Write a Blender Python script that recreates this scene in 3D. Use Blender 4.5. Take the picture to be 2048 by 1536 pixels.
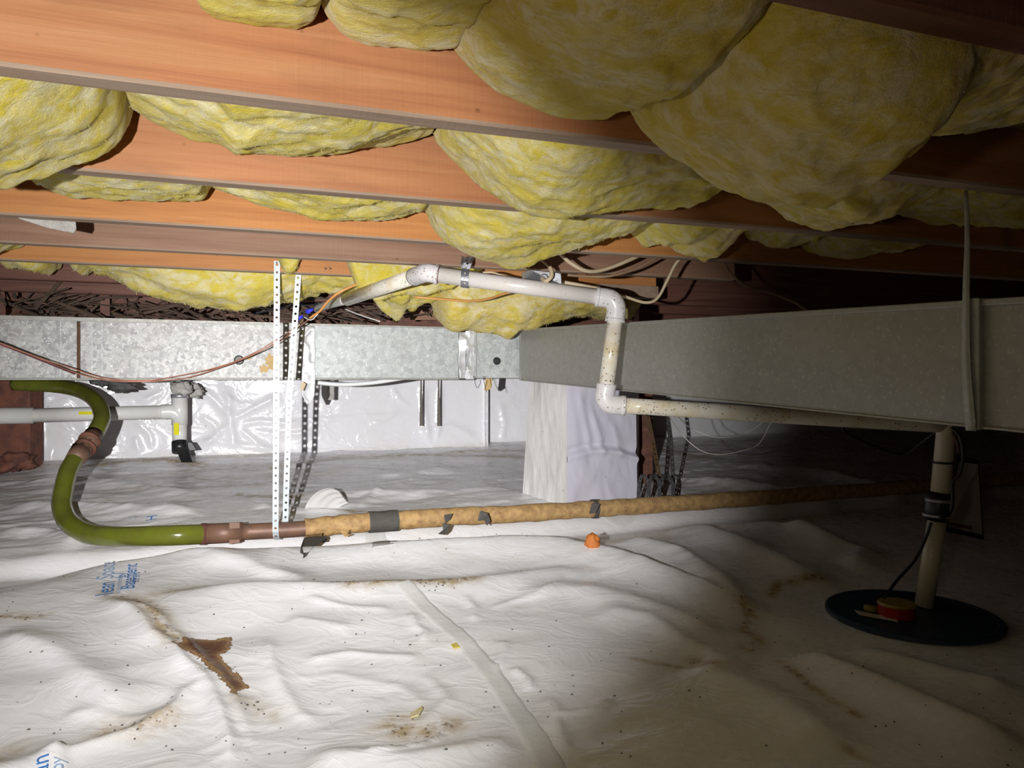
import bpy, math, random
import numpy as np
from mathutils import Vector
random.seed(7); rng = np.random.default_rng(7)
SC = bpy.context.scene
for o in list(bpy.data.objects): bpy.data.objects.remove(o)

# ------------------------------------------------------------------ camera, light, exposure
F = 1480.0; CX = 1024.0; HY = 755.0; CAMZ = 0.67
cam = bpy.data.objects.new('camera', bpy.data.cameras.new('camera')); SC.collection.objects.link(cam)
cam.location = (0, 0, CAMZ); cam.rotation_euler = (math.pi/2, 0, 0)
cam.data.sensor_width = 36.0; cam.data.lens = F/2048*36; cam.data.shift_y = -13/2048
cam.data.clip_start = 0.02
SC.camera = cam
w = bpy.data.worlds.new('world'); SC.world = w; w.use_nodes = True
w.node_tree.nodes['Background'].inputs[0].default_value = (0.55, 0.47, 0.36, 1)
w.node_tree.nodes['Background'].inputs[1].default_value = 0.012

def lamp(name, kind, loc, aim, power, col, size, spot=None, blend=.5, mode='Linear', smooth=0.0):
    l = bpy.data.lights.new(name, kind); o = bpy.data.objects.new(name, l); SC.collection.objects.link(o)
    o.location = loc; l.energy = 1; l.color = col; l.shadow_soft_size = size
    if spot: l.spot_size = math.radians(spot); l.spot_blend = blend
    o.rotation_euler = (Vector(aim)-Vector(loc)).to_track_quat('-Z', 'Y').to_euler()
    l.use_nodes = True; nt = l.node_tree; em = nt.nodes['Emission']
    f = nt.nodes.new('ShaderNodeLightFalloff'); f.inputs['Strength'].default_value = power; f.inputs['Smooth'].default_value = smooth
    nt.links.new(f.outputs[mode], em.inputs['Strength'])
    return o
LP = (-0.21, -0.02, CAMZ+0.005)
lamp('torch_beam', 'SPOT', LP, (LP[0]-.24, 1, LP[2]-.02), 52, (1.0, .985, .97), .007, 74, .42, 'Linear')
lamp('torch_core', 'SPOT', LP, (LP[0]-.17, 1, LP[2]-.13), 42, (1.0, .99, 1.0), .007, 60, 1.0, 'Linear')
lamp('torch_hotspot', 'SPOT', LP, (LP[0]-.17, 1, LP[2]-.10), 15, (1.0, .99, 1.0), .007, 52, 1.0, 'Constant')
lamp('torch_spill', 'SPOT', LP, (LP[0]+.25, 1, LP[2]+.28), 4.1, (1.0, .84, .62), .02, 150, .6, 'Quadratic')
SC.view_settings.view_transform = 'Standard'; SC.view_settings.look = 'None'
SC.view_settings.gamma = 1; SC.view_settings.use_curve_mapping = False
SC.view_settings.exposure = 0.0

# ------------------------------------------------------------------ geometry frame
TH = math.radians(20); A = np.array([math.cos(TH), math.sin(TH)]); N = np.array([-math.sin(TH), math.cos(TH)])
def W(px, py, Y):                                   # a point seen at that pixel, Y metres ahead
    return Vector(((px-CX)/F*Y, Y, CAMZ+(HY-py)/F*Y))
def depth_p(px, p): u = (px-CX)/F; return p/(N[1]+N[0]*u)
def Wp(px, py, p): return W(px, py, depth_p(px, p))  # same, on the plane p metres away across the joists
def SPH(s, p, H): return Vector((s*A[0]+p*N[0], s*A[1]+p*N[1], CAMZ+H))
def to_sp(v): return v[0]*A[0]+v[1]*A[1], v[0]*N[0]+v[1]*N[1]

def _h(i, j, k, seed):
    h = (i*np.uint32(374761393) + j*np.uint32(668265263) + k*np.uint32(2147483647) + np.uint32(seed*144665)) & np.uint32(0xffffffff)
    h = (h ^ (h >> np.uint32(13)))*np.uint32(1274126177)
    h = h ^ (h >> np.uint32(16))
    return h.astype(np.float64)/4294967295.0*2-1
def vnoise(x, y, z, seed=0):
    x = np.asarray(x, float); y = np.asarray(y, float)+0*x; z = np.asarray(z, float)+0*x
    xi = np.floor(x); yi = np.floor(y); zi = np.floor(z)
    f = [x-xi, y-yi, z-zi]; f = [t*t*t*(t*(t*6-15)+10) for t in f]
    I = [(t.astype(np.int64)+100000).astype(np.uint32) for t in (xi, yi, zi)]
    r = 0
    with np.errstate(over='ignore'):
        for a in (0, 1):
            for b in (0, 1):
                for c in (0, 1):
                    wgt = (f[0] if a else 1-f[0])*(f[1] if b else 1-f[1])*(f[2] if c else 1-f[2])
                    r = r + wgt*_h(I[0]+np.uint32(a), I[1]+np.uint32(b), I[2]+np.uint32(c), seed)
    return r
def fbm(x, y, z, o=4, seed=0, g=.5):
    r = 0; a = 1.0
    for k in range(o):
        r = r + a*vnoise(x*2**k, y*2**k, z*2**k, seed+k*7); a *= g
    return r
def sstep(a, b, x): t = np.clip((x-a)/(b-a), 0, 1); return t*t*(3-2*t)

# ------------------------------------------------------------------ materials
class NB:
    def __init__(s, name):
        s.m = bpy.data.materials.new(name); s.m.use_nodes = True; s.t = s.m.node_tree
        s.b = s.t.nodes['Principled BSDF']; s._co = None
    def n(s, typ, **kw):
        n = s.t.nodes.new(typ)
        for k, v in kw.items():
            if k in n.inputs: s.set(n.inputs[k], v)
            else: setattr(n, k, v)
        return n
    def set(s, inp, v):
        if isinstance(v, bpy.types.NodeSocket): s.t.links.new(v, inp)
        else: inp.default_value = v
    def co(s, scale=(1, 1, 1), rot=(0, 0, 0), kind='Object'):
        c = s.n('ShaderNodeTexCoord'); m = s.n('ShaderNodeMapping'); s.t.links.new(c.outputs[kind], m.inputs[0])
        m.inputs['Scale'].default_value = scale; m.inputs['Rotation'].default_value = rot
        return m.outputs[0]
    def noise(s, sc, det=4, rough=.55, vec=None, dist=0):
        n = s.n('ShaderNodeTexNoise', Scale=sc, Detail=det, Roughness=rough, Distortion=dist)
        s.set(n.inputs['Vector'], vec if vec is not None else s.co()); return n.outputs['Fac']
    def voro(s, sc, vec=None, feature='F1', out='Distance', rnd=1):
        n = s.n('ShaderNodeTexVoronoi', feature=feature); n.inputs['Scale'].default_value = sc; n.inputs['Randomness'].default_value = rnd
        s.set(n.inputs['Vector'], vec if vec is not None else s.co()); return n.outputs[out]
    def ramp(s, fac, stops):
        r = s.n('ShaderNodeValToRGB'); s.set(r.inputs[0], fac); e = r.color_ramp.elements
        while len(e) < len(stops): e.new(.5)
        for q, (p, c) in zip(e, stops):
            q.position = p; q.color = (c, c, c, 1) if isinstance(c, (int, float)) else (*c, 1)
        return r.outputs[0]
    def mix(s, fac, a, b, mode='MIX'):
        m = s.n('ShaderNodeMix', data_type='RGBA', blend_type=mode)
        s.set(m.inputs[0], fac)
        for q, v in ((6, a), (7, b)):
            s.set(m.inputs[q], v if isinstance(v, bpy.types.NodeSocket) else (*v, 1))
        return m.outputs[2]
    def math(s, op, a, b=0.0, clamp=False):
        m = s.n('ShaderNodeMath', operation=op); m.use_clamp = clamp; s.set(m.inputs[0], a); s.set(m.inputs[1], b); return m.outputs[0]
    def attr(s, name): return s.n('ShaderNodeAttribute', attribute_name=name).outputs['Fac']
    def bump(s, h, strength=.5, dist=.002, prev=None):
        b = s.n('ShaderNodeBump', Strength=strength, Distance=dist); s.set(b.inputs['Height'], h)
        if prev is not None: s.t.links.new(prev, b.inputs['Normal'])
        return b.outputs[0]
    def out(s, col=None, rough=None, metal=None, normal=None, **kw):
        for k, v in (('Base Color', col), ('Roughness', rough), ('Metallic', metal), ('Normal', normal)):
            if v is None: continue
            s.set(s.b.inputs[k], (*v, 1) if isinstance(v, tuple) and len(v) == 3 else v)
        for k, v in kw.items(): s.set(s.b.inputs[k.replace('_', ' ')], v)
        return s.m

def m_wood(name, c1, c2, c3, rough=.6, seed=0.0, stain=(.2, .09, .05), stainamt=.5):
    n = NB(name); v = n.co((1.2, 26, 26)); v2 = n.co((2.0, 90, 90))
    g = n.noise(1.6, 5, .6, v, .6); g2 = n.noise(2.0, 4, .7, v2)
    c = n.ramp(g, [(.3, c1), (.5, c2), (.72, c3)])
    c = n.mix(n.math('MULTIPLY', g2, .35), c, c1)
    st = n.ramp(n.noise(3.1, 5, .6, n.co((1, 3, 3))), [(.52, 0.0), (.68, 1.0)])
    c = n.mix(n.math('MULTIPLY', st, stainamt), c, stain)
    sp = n.ramp(n.voro(14, n.co((1, 1, 1))), [(.03, 1.0), (.06, 0.0)])
    c = n.mix(n.math('MULTIPLY', sp, .6), c, (.12, .05, .03))
    saw = n.ramp(n.noise(3, 2, .5, n.co((60, 2, 2))), [(.35, 0.0), (.7, 1.0)])
    h = n.math('ADD', n.math('MULTIPLY', g2, .8), n.math('MULTIPLY', saw, .25))
    return n.out(c, rough, 0.0, n.bump(h, .5, .0015), Specular_IOR_Level=.3)
M = {}
M['fir'] = m_wood('fir', (.33, .13, .06), (.44, .195, .085), (.50, .25, .115), stainamt=.45)
M['fir_orange'] = m_wood('fir_orange', (.38, .15, .045), (.50, .22, .07), (.56, .27, .09), stainamt=.2)
M['fir_brown'] = m_wood('fir_brown', (.22, .12, .075), (.29, .165, .105), (.36, .215, .145), stainamt=.25)
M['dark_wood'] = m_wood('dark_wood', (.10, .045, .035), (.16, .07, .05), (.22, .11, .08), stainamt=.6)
M['underside'] = m_wood('underside', (.26, .18, .13), (.36, .26, .19), (.44, .33, .25), stainamt=.3)

def m_batt(name, y1, y2, cr):
    n = NB(name); v = n.co((1, 1.7, 1.7), (0, 0, -TH))
    big = n.noise(6.5, 5, .62, v, 1.1); mid = n.noise(26, 5, .65, v, .8); fine = n.noise(320, 3, .7)
    c = n.ramp(big, [(.30, y1), (.45, y2), (.56, cr), (.72, y2)])
    c = n.mix(n.ramp(mid, [(.42, 0.0), (.64, 1.0)]), c, y1)
    w = n.ramp(n.noise(14, 4, .6, n.co((1, 2.4, 2.4)), .5), [(.55, 0.0), (.7, 1.0)])
    c = n.mix(n.math('MULTIPLY', w, .5), c, cr)
    fib = n.noise(60, 5, .75, n.co((1, 3.2, 3.2), (.3, 0, -TH)), 1.8)
    b = n.bump(mid, .5, .008); b = n.bump(fib, .6, .004, b); b = n.bump(fine, .6, .0015, b)
    return n.out(c, .95, 0.0, b, Specular_IOR_Level=.08, Sheen_Weight=.15)
M['batt'] = m_batt('fibreglass', (.64, .52, .05), (.68, .58, .16), (.72, .66, .42))
M['batt_old'] = m_batt('fibreglass_dull', (.62, .48, .06), (.70, .58, .18), (.74, .66, .42))

def m_galv(name, base, dark, sc, metal=.35, rough=.42, spang=.35, streak=0.0):
    n = NB(name); v = n.co((1, 1, 1))
    s1 = n.voro(sc, v, 'F1', 'Color'); bw = n.n('ShaderNodeRGBToBW'); n.t.links.new(s1, bw.inputs[0])
    s2 = n.noise(sc*1.6, 4, .7, v, .4)
    f = n.math('ADD', n.math('MULTIPLY', bw.outputs[0], .4), n.math('MULTIPLY', s2, .7))
    c = n.mix(n.math('MULTIPLY', n.ramp(f, [(.38, 0.0), (.72, 1.0)]), spang*2, True), dark, base)
    spk = n.ramp(n.noise(sc*2.2, 2, .5, v), [(.62, 0.0), (.68, 1.0)])
    c = n.mix(n.math('MULTIPLY', spk, spang), c, (.92, .93, .94))
    d = n.ramp(n.noise(5, 5, .65, n.co((1, 1, 1))), [(.45, 0.0), (.75, 1.0)])
    c = n.mix(n.math('MULTIPLY', d, .25), c, (.33, .31, .27))
    r = n.ramp(s2, [(.3, rough-.08), (.7, rough+.12)])
    return n.out(c, r, metal, n.bump(n.noise(9, 3, .5, v), .25, .006))
M['galv'] = m_galv('galvanised', (.55, .58, .57), (.34, .36, .365), 55, .2, .5)
M['galv_left'] = m_galv('galvanised_spangled', (.47, .475, .46), (.25, .25, .255), 75, .2, .5, spang=.5)
M['galv_right'] = m_galv('galvanised_matte', (.42, .42, .385), (.30, .30, .275), 60, metal=.25, rough=.5, spang=.18)
M['galv_strap'] = m_galv('strap_metal', (.62, .68, .72), (.52, .57, .60), 30, metal=.2, rough=.45, spang=.2)
M['hanger_metal'] = m_galv('hanger_metal', (.33, .34, .38), (.22, .23, .26), 60, metal=.5, rough=.4, spang=.2)
M['box_metal'] = m_galv('box_metal', (.55, .56, .6), (.4, .41, .44), 60, metal=.6, rough=.35, spang=.2)

def m_simple(name, col, rough=.5, metal=0.0, var=.15, vs=20, bump=.2, bs=60, bd=.001, dark=None, spec=.5, **kw):
    n = NB(name); dk = dark or tuple(x*.55 for x in col)
    f = n.ramp(n.noise(vs, 5, .6), [(.4, 0.0), (.75, 1.0)])
    c = n.mix(n.math('MULTIPLY', f, var*2, True), col, dk)
    return n.out(c, rough, metal, n.bump(n.noise(bs, 4, .6), bump, bd), Specular_IOR_Level=spec, **kw)
def m_pvc(name, col, dirt, speck):
    n = NB(name)
    c = n.mix(n.math('MULTIPLY', n.ramp(n.noise(14, 5, .6), [(.46, 0.0), (.7, 1.0)]), dirt, True), col, (.62, .50, .24))
    if speck:
        s = n.ramp(n.voro(115), [(.20, 1.0), (.30, 0.0)]); mk = n.ramp(n.noise(22, 3, .6), [(.46, 0.0), (.52, 1.0)])
        c = n.mix(n.math('MULTIPLY', n.math('MULTIPLY', s, mk), speck), c, (.16, .08, .03))
    return n.out(c, .28, 0.0, n.bump(n.noise(30, 3, .5), .08, .001))
M['pvc'] = m_pvc('pvc', (.74, .71, .68), .2, .2)
M['pvc_dirty'] = m_pvc('pvc_dirty', (.80, .76, .66), .75, .9)
M['pvc_fit'] = m_pvc('pvc_fitting', (.76, .74, .76), .2, .8)
M['pvc_cream'] = m_pvc('pvc_cream', (.62, .55, .42), .3, .2)
M['pvc_grey'] = m_pvc('pvc_grey', (.70, .70, .68), .15, .1)
M['hose'] = m_simple('green_hose', (.15, .175, .018), .2, 0, .35, 12, .25, 22, .003, dark=(.10, .085, .03))
M['copper_rust'] = m_simple('rusty_copper', (.24, .13, .085), .5, .2, .5, 25, .5, 90, .001, dark=(.15, .09, .07))
M['rust'] = m_simple('rust', (.20, .075, .045), .8, .0, .5, 18, .7, 50, .003, dark=(.07, .03, .03))
M['paper'] = m_simple('kraft_wrap', (.56, .36, .15), .7, 0, .45, 40, .7, 60, .003, dark=(.24, .13, .06))
M['tar'] = m_simple('tar_felt', (.10, .095, .085), .8, 0, .3, 40, .8, 60, .003)
M['foil'] = m_simple('foil_tape', (.70, .71, .73), .36, .4, .1, 30, .6, 14, .008)
M['black'] = m_simple('black_rubber', (.015, .015, .017), .4, 0, .1)
M['shaft'] = m_simple('dark_hollow', (.01, .01, .01), .8, 0, .1)
M['copper'] = m_simple('copper_wire', (.55, .25, .17), .4, .3, .2)
M['darkred'] = m_simple('dark_red_wire', (.13, .04, .05), .4, 0, .2)
M['orangewire'] = m_simple('orange_wire', (.70, .33, .10), .4, 0, .2)
M['nut_blue'] = m_simple('blue_plastic', (.03, .04, .62), .4, 0, .1)
M['romex'] = m_simple('cream_cable', (.62, .50, .33), .5, 0, .2)
M['romex_dark'] = m_simple('brown_cable', (.30, .20, .12), .5, 0, .2)
M['white_wire'] = m_simple('white_wire', (.75, .74, .70), .4, 0, .1)
M['white_tube'] = m_simple('white_tube', (.74, .76, .75), .35, 0, .1)
M['lid'] = m_simple('blue_lid', (.016, .036, .075), .45, 0, .3, 8, .3, 80, .001)
M['red'] = m_simple('red_plastic', (.36, .015, .015), .35, 0, .1)
M['yellow'] = m_simple('yellow_plastic', (.30, .23, .05), .45, 0, .15)
M['yellow_label'] = m_simple('yellow_label', (.78, .72, .02), .5, 0, .1)
M['orange'] = m_simple('orange_foam', (.75, .24, .05), .7, 0, .3, 40, .8, 60, .003)
M['grey_lump'] = m_simple('grey_lump', (.10, .095, .095), .8, 0, .4, 30, .8, 40, .005)
M['mortar'] = m_simple('grey_foam', (.46, .45, .42), .7, 0, .4, 40, .9, 60, .006)
M['paper_white'] = m_simple('white_card', (.55, .53, .5), .6, 0, .1)
M['dark_tan'] = m_simple('tan_scrap', (.55, .38, .16), .7, 0, .2)
M['print'] = m_simple('blue_print', (.06, .22, .58), .5, 0, .2)
M['print_light'] = m_simple('pale_blue_print', (.36, .50, .72), .5, 0, .2)
M['rusty_strap'] = m_simple('rusty_strap', (.16, .10, .05), .6, .4, .5, 30)
M['dark_strap'] = m_simple('dark_strap', (.10, .10, .10), .5, .4, .3, 30)
M['seam_rust'] = m_simple('seam_rust', (.10, .045, .015), .7, .2, .4, 30)
M['twig'] = m_simple('twig', (.13, .085, .06), .8, 0, .5, 6, .5, 60, .002, dark=(.05, .035, .03))
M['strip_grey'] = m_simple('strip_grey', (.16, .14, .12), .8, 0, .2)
M['mark'] = m_simple('ink', (.04, .03, .03), .6, 0, .1)

def m_liner(name, rough, grid=1.0, wr=.4, tint=(.80, .795, .80), wsc=1.0, wstretch=(1, 1, 1), foldb=.012):
    n = NB(name)
    dirt = n.attr('dirt'); stain = n.attr('stain')
    nz = n.noise(26, 6, .7); nz2 = n.noise(7, 5, .6); nf = n.noise(110, 4, .65)
    c = n.mix(n.math('MULTIPLY', n.ramp(nz2, [(.45, 0.0), (.75, 1.0)]), .22), tint, (.64, .60, .50))
    # brownish run marks
    dm = n.math('MULTIPLY', dirt, n.ramp(nz, [(.34, .1), (.62, 1.4)]), True)
    c = n.mix(n.math('MULTIPLY', dm, .85), c, (.42, .31, .15))
    dd = n.ramp(n.math('MULTIPLY', dirt, n.ramp(n.noise(60, 5, .7), [(.46, 0.0), (.66, 1.6)])), [(.62, 0.0), (.9, 1.0)])
    c = n.mix(n.math('MULTIPLY', dd, .75), c, (.15, .075, .03))
    # puddle stain: attribute is a distance field, broken up by noise
    sd = n.math('ADD', stain, n.math('MULTIPLY', n.math('SUBTRACT', n.noise(38, 4, .65), .5), .7))
    body = n.ramp(sd, [(.5, 0.0), (.515, 1.0)])
    rim = n.ramp(sd, [(.5, (.10, .045, .02)), (.535, (.24, .12, .045)), (.60, (.36, .23, .11)), (.70, (.20, .095, .04)), (.85, (.13, .05, .02))])
    c = n.mix(body, c, rim)
    sp = n.math('MULTIPLY', n.ramp(n.voro(16), [(.035, 1.0), (.06, 0.0)]), n.ramp(n.noise(5, 2, .5), [(.48, 0.0), (.54, 1.0)]))
    c = n.mix(n.math('MULTIPLY', sp, .75), c, (.14, .09, .05))
    # reinforcing scrim
    gx = n.n('ShaderNodeTexWave', wave_type='BANDS', bands_direction='X'); gx.inputs['Scale'].default_value = 55; n.set(gx.inputs['Vector'], n.co(rot=(0, 0, .6)))
    gy = n.n('ShaderNodeTexWave', wave_type='BANDS', bands_direction='Y'); gy.inputs['Scale'].default_value = 55; n.set(gy.inputs['Vector'], n.co(rot=(0, 0, .6)))
    g = n.math('MAXIMUM', gx.outputs['Fac'], gy.outputs['Fac'])
    wv = n.co(wstretch, (0, 0, 0))
    big = n.noise(5*wsc, 3, .5, wv, 1.2); cr = n.voro(8*wsc, n.co(wstretch), 'DISTANCE_TO_EDGE')
    rid = n.math('ABSOLUTE', n.math('SUBTRACT', n.noise(7*wsc, 3, .55, wv, .9), .5))
    ridg = n.ramp(rid, [(0.0, 1.0), (.10, 0.0)])
    b = n.bump(big, wr, foldb); b = n.bump(ridg, wr*.9, foldb*.35, b); b = n.bump(nz, wr*.4, .003, b)
    b = n.bump(g, .10*grid, .0012, b)
    r = n.math('ADD', n.math('MULTIPLY', nz, .18), rough-.09)
    r = n.math('ADD', r, n.math('MULTIPLY', dm, .25), True)
    return n.out(c, r, 0.0, b, Specular_IOR_Level=.5)
M['liner'] = m_liner('ground_liner', .28, 1.0, .18, (.87, .865, .885), wstretch=(1, 1.8, 1))
M['liner_wall'] = m_liner('wall_liner', .19, .3, .30, (.74, .74, .765), .7, (1, 1, 1.3), .016)
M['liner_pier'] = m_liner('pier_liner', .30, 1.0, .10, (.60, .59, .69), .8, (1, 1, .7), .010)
M['liner_pier_side'] = m_liner('pier_side_liner', .22, 5, .12, (.86, .86, .85), 1.0, (1.2, 1.2, .5), .012)  # sheen of the side face put into the colour, paler than the front
M['seam_tape'] = m_simple('seam_tape', (.74, .74, .73), .3, 0, .08, 20, .5, 40, .003)

# ------------------------------------------------------------------ object helpers
COL = SC.collection
def smooth(me, on=True):
    me.polygons.foreach_set('use_smooth', [on]*len(me.polygons))
def mesh_obj(name, verts, faces, mat, parent=None, sm=False):
    me = bpy.data.meshes.new(name); me.from_pydata([tuple(v) for v in verts], [], faces); me.validate(); me.update()
    if sm: smooth(me)
    me.materials.append(mat); o = bpy.data.objects.new(name, me); COL.objects.link(o)
    if parent: o.parent = parent; o.matrix_parent_inverse = parent.matrix_world.inverted()
    return o
def tag(o, label, cat, group=None, kind=None):
    o['label'] = label; o['category'] = cat
    if group: o['group'] = group
    if kind: o['kind'] = kind
    return o
def thing(name, loc, label, cat, group=None):
    o = bpy.data.objects.new(name, None); COL.objects.link(o); o.location = loc; o.empty_display_size = .05
    bpy.context.view_layer.update()
    return tag(o, label, cat, group)
def struct(o): o['kind'] = 'structure'; return o
def grid_mesh(name, P, mat, parent=None, closed_v=False, sm=True, attrs=None):
    nu, nv = P.shape[:2]; idx = np.arange(nu*nv).reshape(nu, nv)
    if closed_v: idx = np.concatenate([idx, idx[:, :1]], 1)
    q = np.stack([idx[:-1, :-1], idx[1:, :-1], idx[1:, 1:], idx[:-1, 1:]], -1).reshape(-1, 4)
    me = bpy.data.meshes.new(name); me.vertices.add(nu*nv); me.vertices.foreach_set('co', P.reshape(-1).astype(np.float32))
    me.loops.add(q.size); me.loops.foreach_set('vertex_index', q.reshape(-1).astype(np.int32))
    me.polygons.add(len(q)); me.polygons.foreach_set('loop_start', np.arange(0, q.size, 4, dtype=np.int32))
    me.update(calc_edges=True)
    if sm: smooth(me)
    for k, v in (attrs or {}).items():
        at = me.attributes.new(k, 'FLOAT', 'POINT'); at.data.foreach_set('value', v.reshape(-1).astype(np.float32))
    me.materials.append(mat); o = bpy.data.objects.new(name, me); COL.objects.link(o)
    if parent: o.parent = parent; o.matrix_parent_inverse = parent.matrix_world.inverted()
    return o
def catmull(P, per=8):
    P = [Vector(p) for p in P]
    if len(P) < 3: per_pts = [P[0].lerp(P[-1], i/per) for i in range(per+1)]; return per_pts
    Q = [2*P[0]-P[1]]+P+[2*P[-1]-P[-2]]; out = []
    for i in range(1, len(Q)-2):
        a, b, c, d = Q[i-1:i+3]
        for k in range(per):
            t = k/per
            out.append(.5*((2*b)+(c-a)*t+(2*a-5*b+4*c-d)*t*t+(3*b-a-3*c+d)*t**3))
    out.append(P[-1]); return out
def tube(name, pts, r, mat, parent=None, seg=12, curve=True, per=8, wob=0, cap=True, sm=True, seed=0):
    C = catmull(pts, per) if curve else [Vector(p) for p in pts]
    n = len(C); rr = [r]*n if not hasattr(r, '__len__') else list(np.interp(np.linspace(0, 1, n), np.linspace(0, 1, len(r)), r))
    T = [(C[min(i+1, n-1)]-C[max(i-1, 0)]).normalized() for i in range(n)]
    up = Vector((0, 0, 1)) if abs(T[0].z) < .9 else Vector((1, 0, 0)); nrm = T[0].cross(up).normalized()
    V = []; Fc = []; rd = random.Random(seed)
    for i in range(n):
        nrm = (nrm-T[i]*nrm.dot(T[i])).normalized(); bi = T[i].cross(nrm)
        for k in range(seg):
            a = 2*math.pi*k/seg; q = rr[i]*(1+(rd.uniform(-wob, wob) if wob else 0))
            V.append(C[i]+(nrm*math.cos(a)+bi*math.sin(a))*q)
    for i in range(n-1):
        for k in range(seg):
            a = i*seg+k; b = i*seg+(k+1) % seg; Fc.append((a, b, b+seg, a+seg))
    if cap: Fc += [tuple(range(seg))[::-1], tuple(range((n-1)*seg, n*seg))]
    return mesh_obj(name, V, Fc, mat, parent, sm)
def box_pts(name, c8, mat, parent=None, bev=0.0, sub=0):
    f = [(0, 1, 2, 3), (7, 6, 5, 4), (0, 4, 5, 1), (1, 5, 6, 2), (2, 6, 7, 3), (3, 7, 4, 0)]
    o = mesh_obj(name, c8, f, mat, parent)
    if bev:
        m = o.modifiers.new('bevel', 'BEVEL'); m.width = bev; m.segments = 2; m.limit_method = 'ANGLE'
    return o
def box_sph(name, s0, s1, p0, p1, h0, h1, mat, parent=None, bev=0.0):
    return box_pts(name, [SPH(s0, p0, h0), SPH(s1, p0, h0), SPH(s1, p1, h0), SPH(s0, p1, h0),
                          SPH(s0, p0, h1), SPH(s1, p0, h1), SPH(s1, p1, h1), SPH(s0, p1, h1)], mat, parent, bev)
def slab(name, poly, t, mat, parent=None, bev=0.0, nrm=None):     # polygon with thickness
    P = [Vector(p) for p in poly]
    if nrm is None: nrm = (P[1]-P[0]).cross(P[2]-P[0]).normalized()
    n = len(P); V = P+[p+nrm*t for p in P]
    Fc = [tuple(range(n)), tuple(range(2*n-1, n-1, -1))]+[(i, i+n, (i+1) % n+n, (i+1) % n) for i in range(n)]
    o = mesh_obj(name, V, Fc, mat, parent)
    if bev: m = o.modifiers.new('bevel', 'BEVEL'); m.width = bev; m.segments = 2
    return o
def lump(name, c, size, mat, parent=None, seed=0, amp=.3, fr=3.0, nu=26, nv=18):
    u = np.linspace(0, 2*np.pi, nu, endpoint=False); v = np.linspace(.02, np.pi-.02, nv)
    V_, U_ = np.meshgrid(v, u, indexing='ij')
    X = np.sin(V_)*np.cos(U_); Y = np.sin(V_)*np.sin(U_); Z = np.cos(V_)
    r = 1+amp*fbm(X*fr/2+seed, Y*fr/2, Z*fr/2, 4, seed)
    P = np.stack([c[0]+X*r*size[0], c[1]+Y*r*size[1], c[2]+Z*r*size[2]], -1)
    return grid_mesh(name, P, mat, parent, closed_v=True)
def perf_strap(name, path, wdir, width, mat, parent=None, pitch=.022, hr=.0045, thick=.0012):
    C = [Vector(p) for p in path]; L = [0]
    for a, b in zip(C, C[1:]): L.append(L[-1]+(b-a).length)
    n = max(2, int(L[-1]/pitch)); half = L[-1]/n/2
    def at(d):
        d = max(0, min(L[-1], d)); i = max(j for j in range(len(L)) if L[j] <= d+1e-9); i = min(i, len(C)-2)
        return C[i].lerp(C[i+1], (d-L[i])/(L[i+1]-L[i]))
    wd = Vector(wdir).normalized(); hw = width/2; V = []; Fc = []
    for i in range(n):
        d = half*(2*i+1); outer = [(-1, -1), (0, -1), (1, -1), (1, 0), (1, 1), (0, 1), (-1, 1), (-1, 0)]
        b = len(V)
        for x, y in outer: V.append(at(d+y*half)+wd*(x*hw))
        for x, y in outer:
            l = math.hypot(x, y); V.append(at(d+y/l*hr)+wd*(x/l*hr))
        for k in range(8): Fc.append((b+k, b+(k+1) % 8, b+8+(k+1) % 8, b+8+k))
    o = mesh_obj(name, V, Fc, mat, parent)
    m = o.modifiers.new('thick', 'SOLIDIFY'); m.thickness = thick
    return o

# ------------------------------------------------------------------ the ground: height field with folds
def base_z(x, y):
    p = x*N[0]+y*N[1]
    z = .12*sstep(1.35, 2.3, p)+.13*np.clip((p-2.35)/1.95, 0, 1)
    return z*(1-.55*np.exp(-(((x-1.35)/.75)**2+((y-2.15)/.5)**2)))
def px_ground(px, py, dz=0.0, zf=None):
    z = .08
    for _ in range(25):
        Y = (CAMZ-z)*F/max(py-HY, 20); x = (px-CX)/F*Y
        z = .5*z+.5*float((zf or base_z)(np.float64(x), np.float64(Y)))+dz*.5
    return x, Y
def poly_dist(x, y, pts):
    best = np.full(np.shape(x), 1e9); tt = np.zeros(np.shape(x)); side = np.zeros(np.shape(x))
    seg = [math.dist(a, b) for a, b in zip(pts, pts[1:])]; tot = sum(seg); acc = 0
    for (a, b), l in zip(zip(pts, pts[1:]), seg):
        dx, dy = b[0]-a[0], b[1]-a[1]; t = np.clip(((x-a[0])*dx+(y-a[1])*dy)/(l*l+1e-12), 0, 1)
        ex = x-a[0]-t*dx; ey = y-a[1]-t*dy; d = np.hypot(ex, ey); m = d < best
        best = np.where(m, d, best); tt = np.where(m, (acc+t*l)/tot, tt); side = np.where(m, np.sign(dx*ey-dy*ex), side); acc += l
    return best, tt, side
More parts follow.
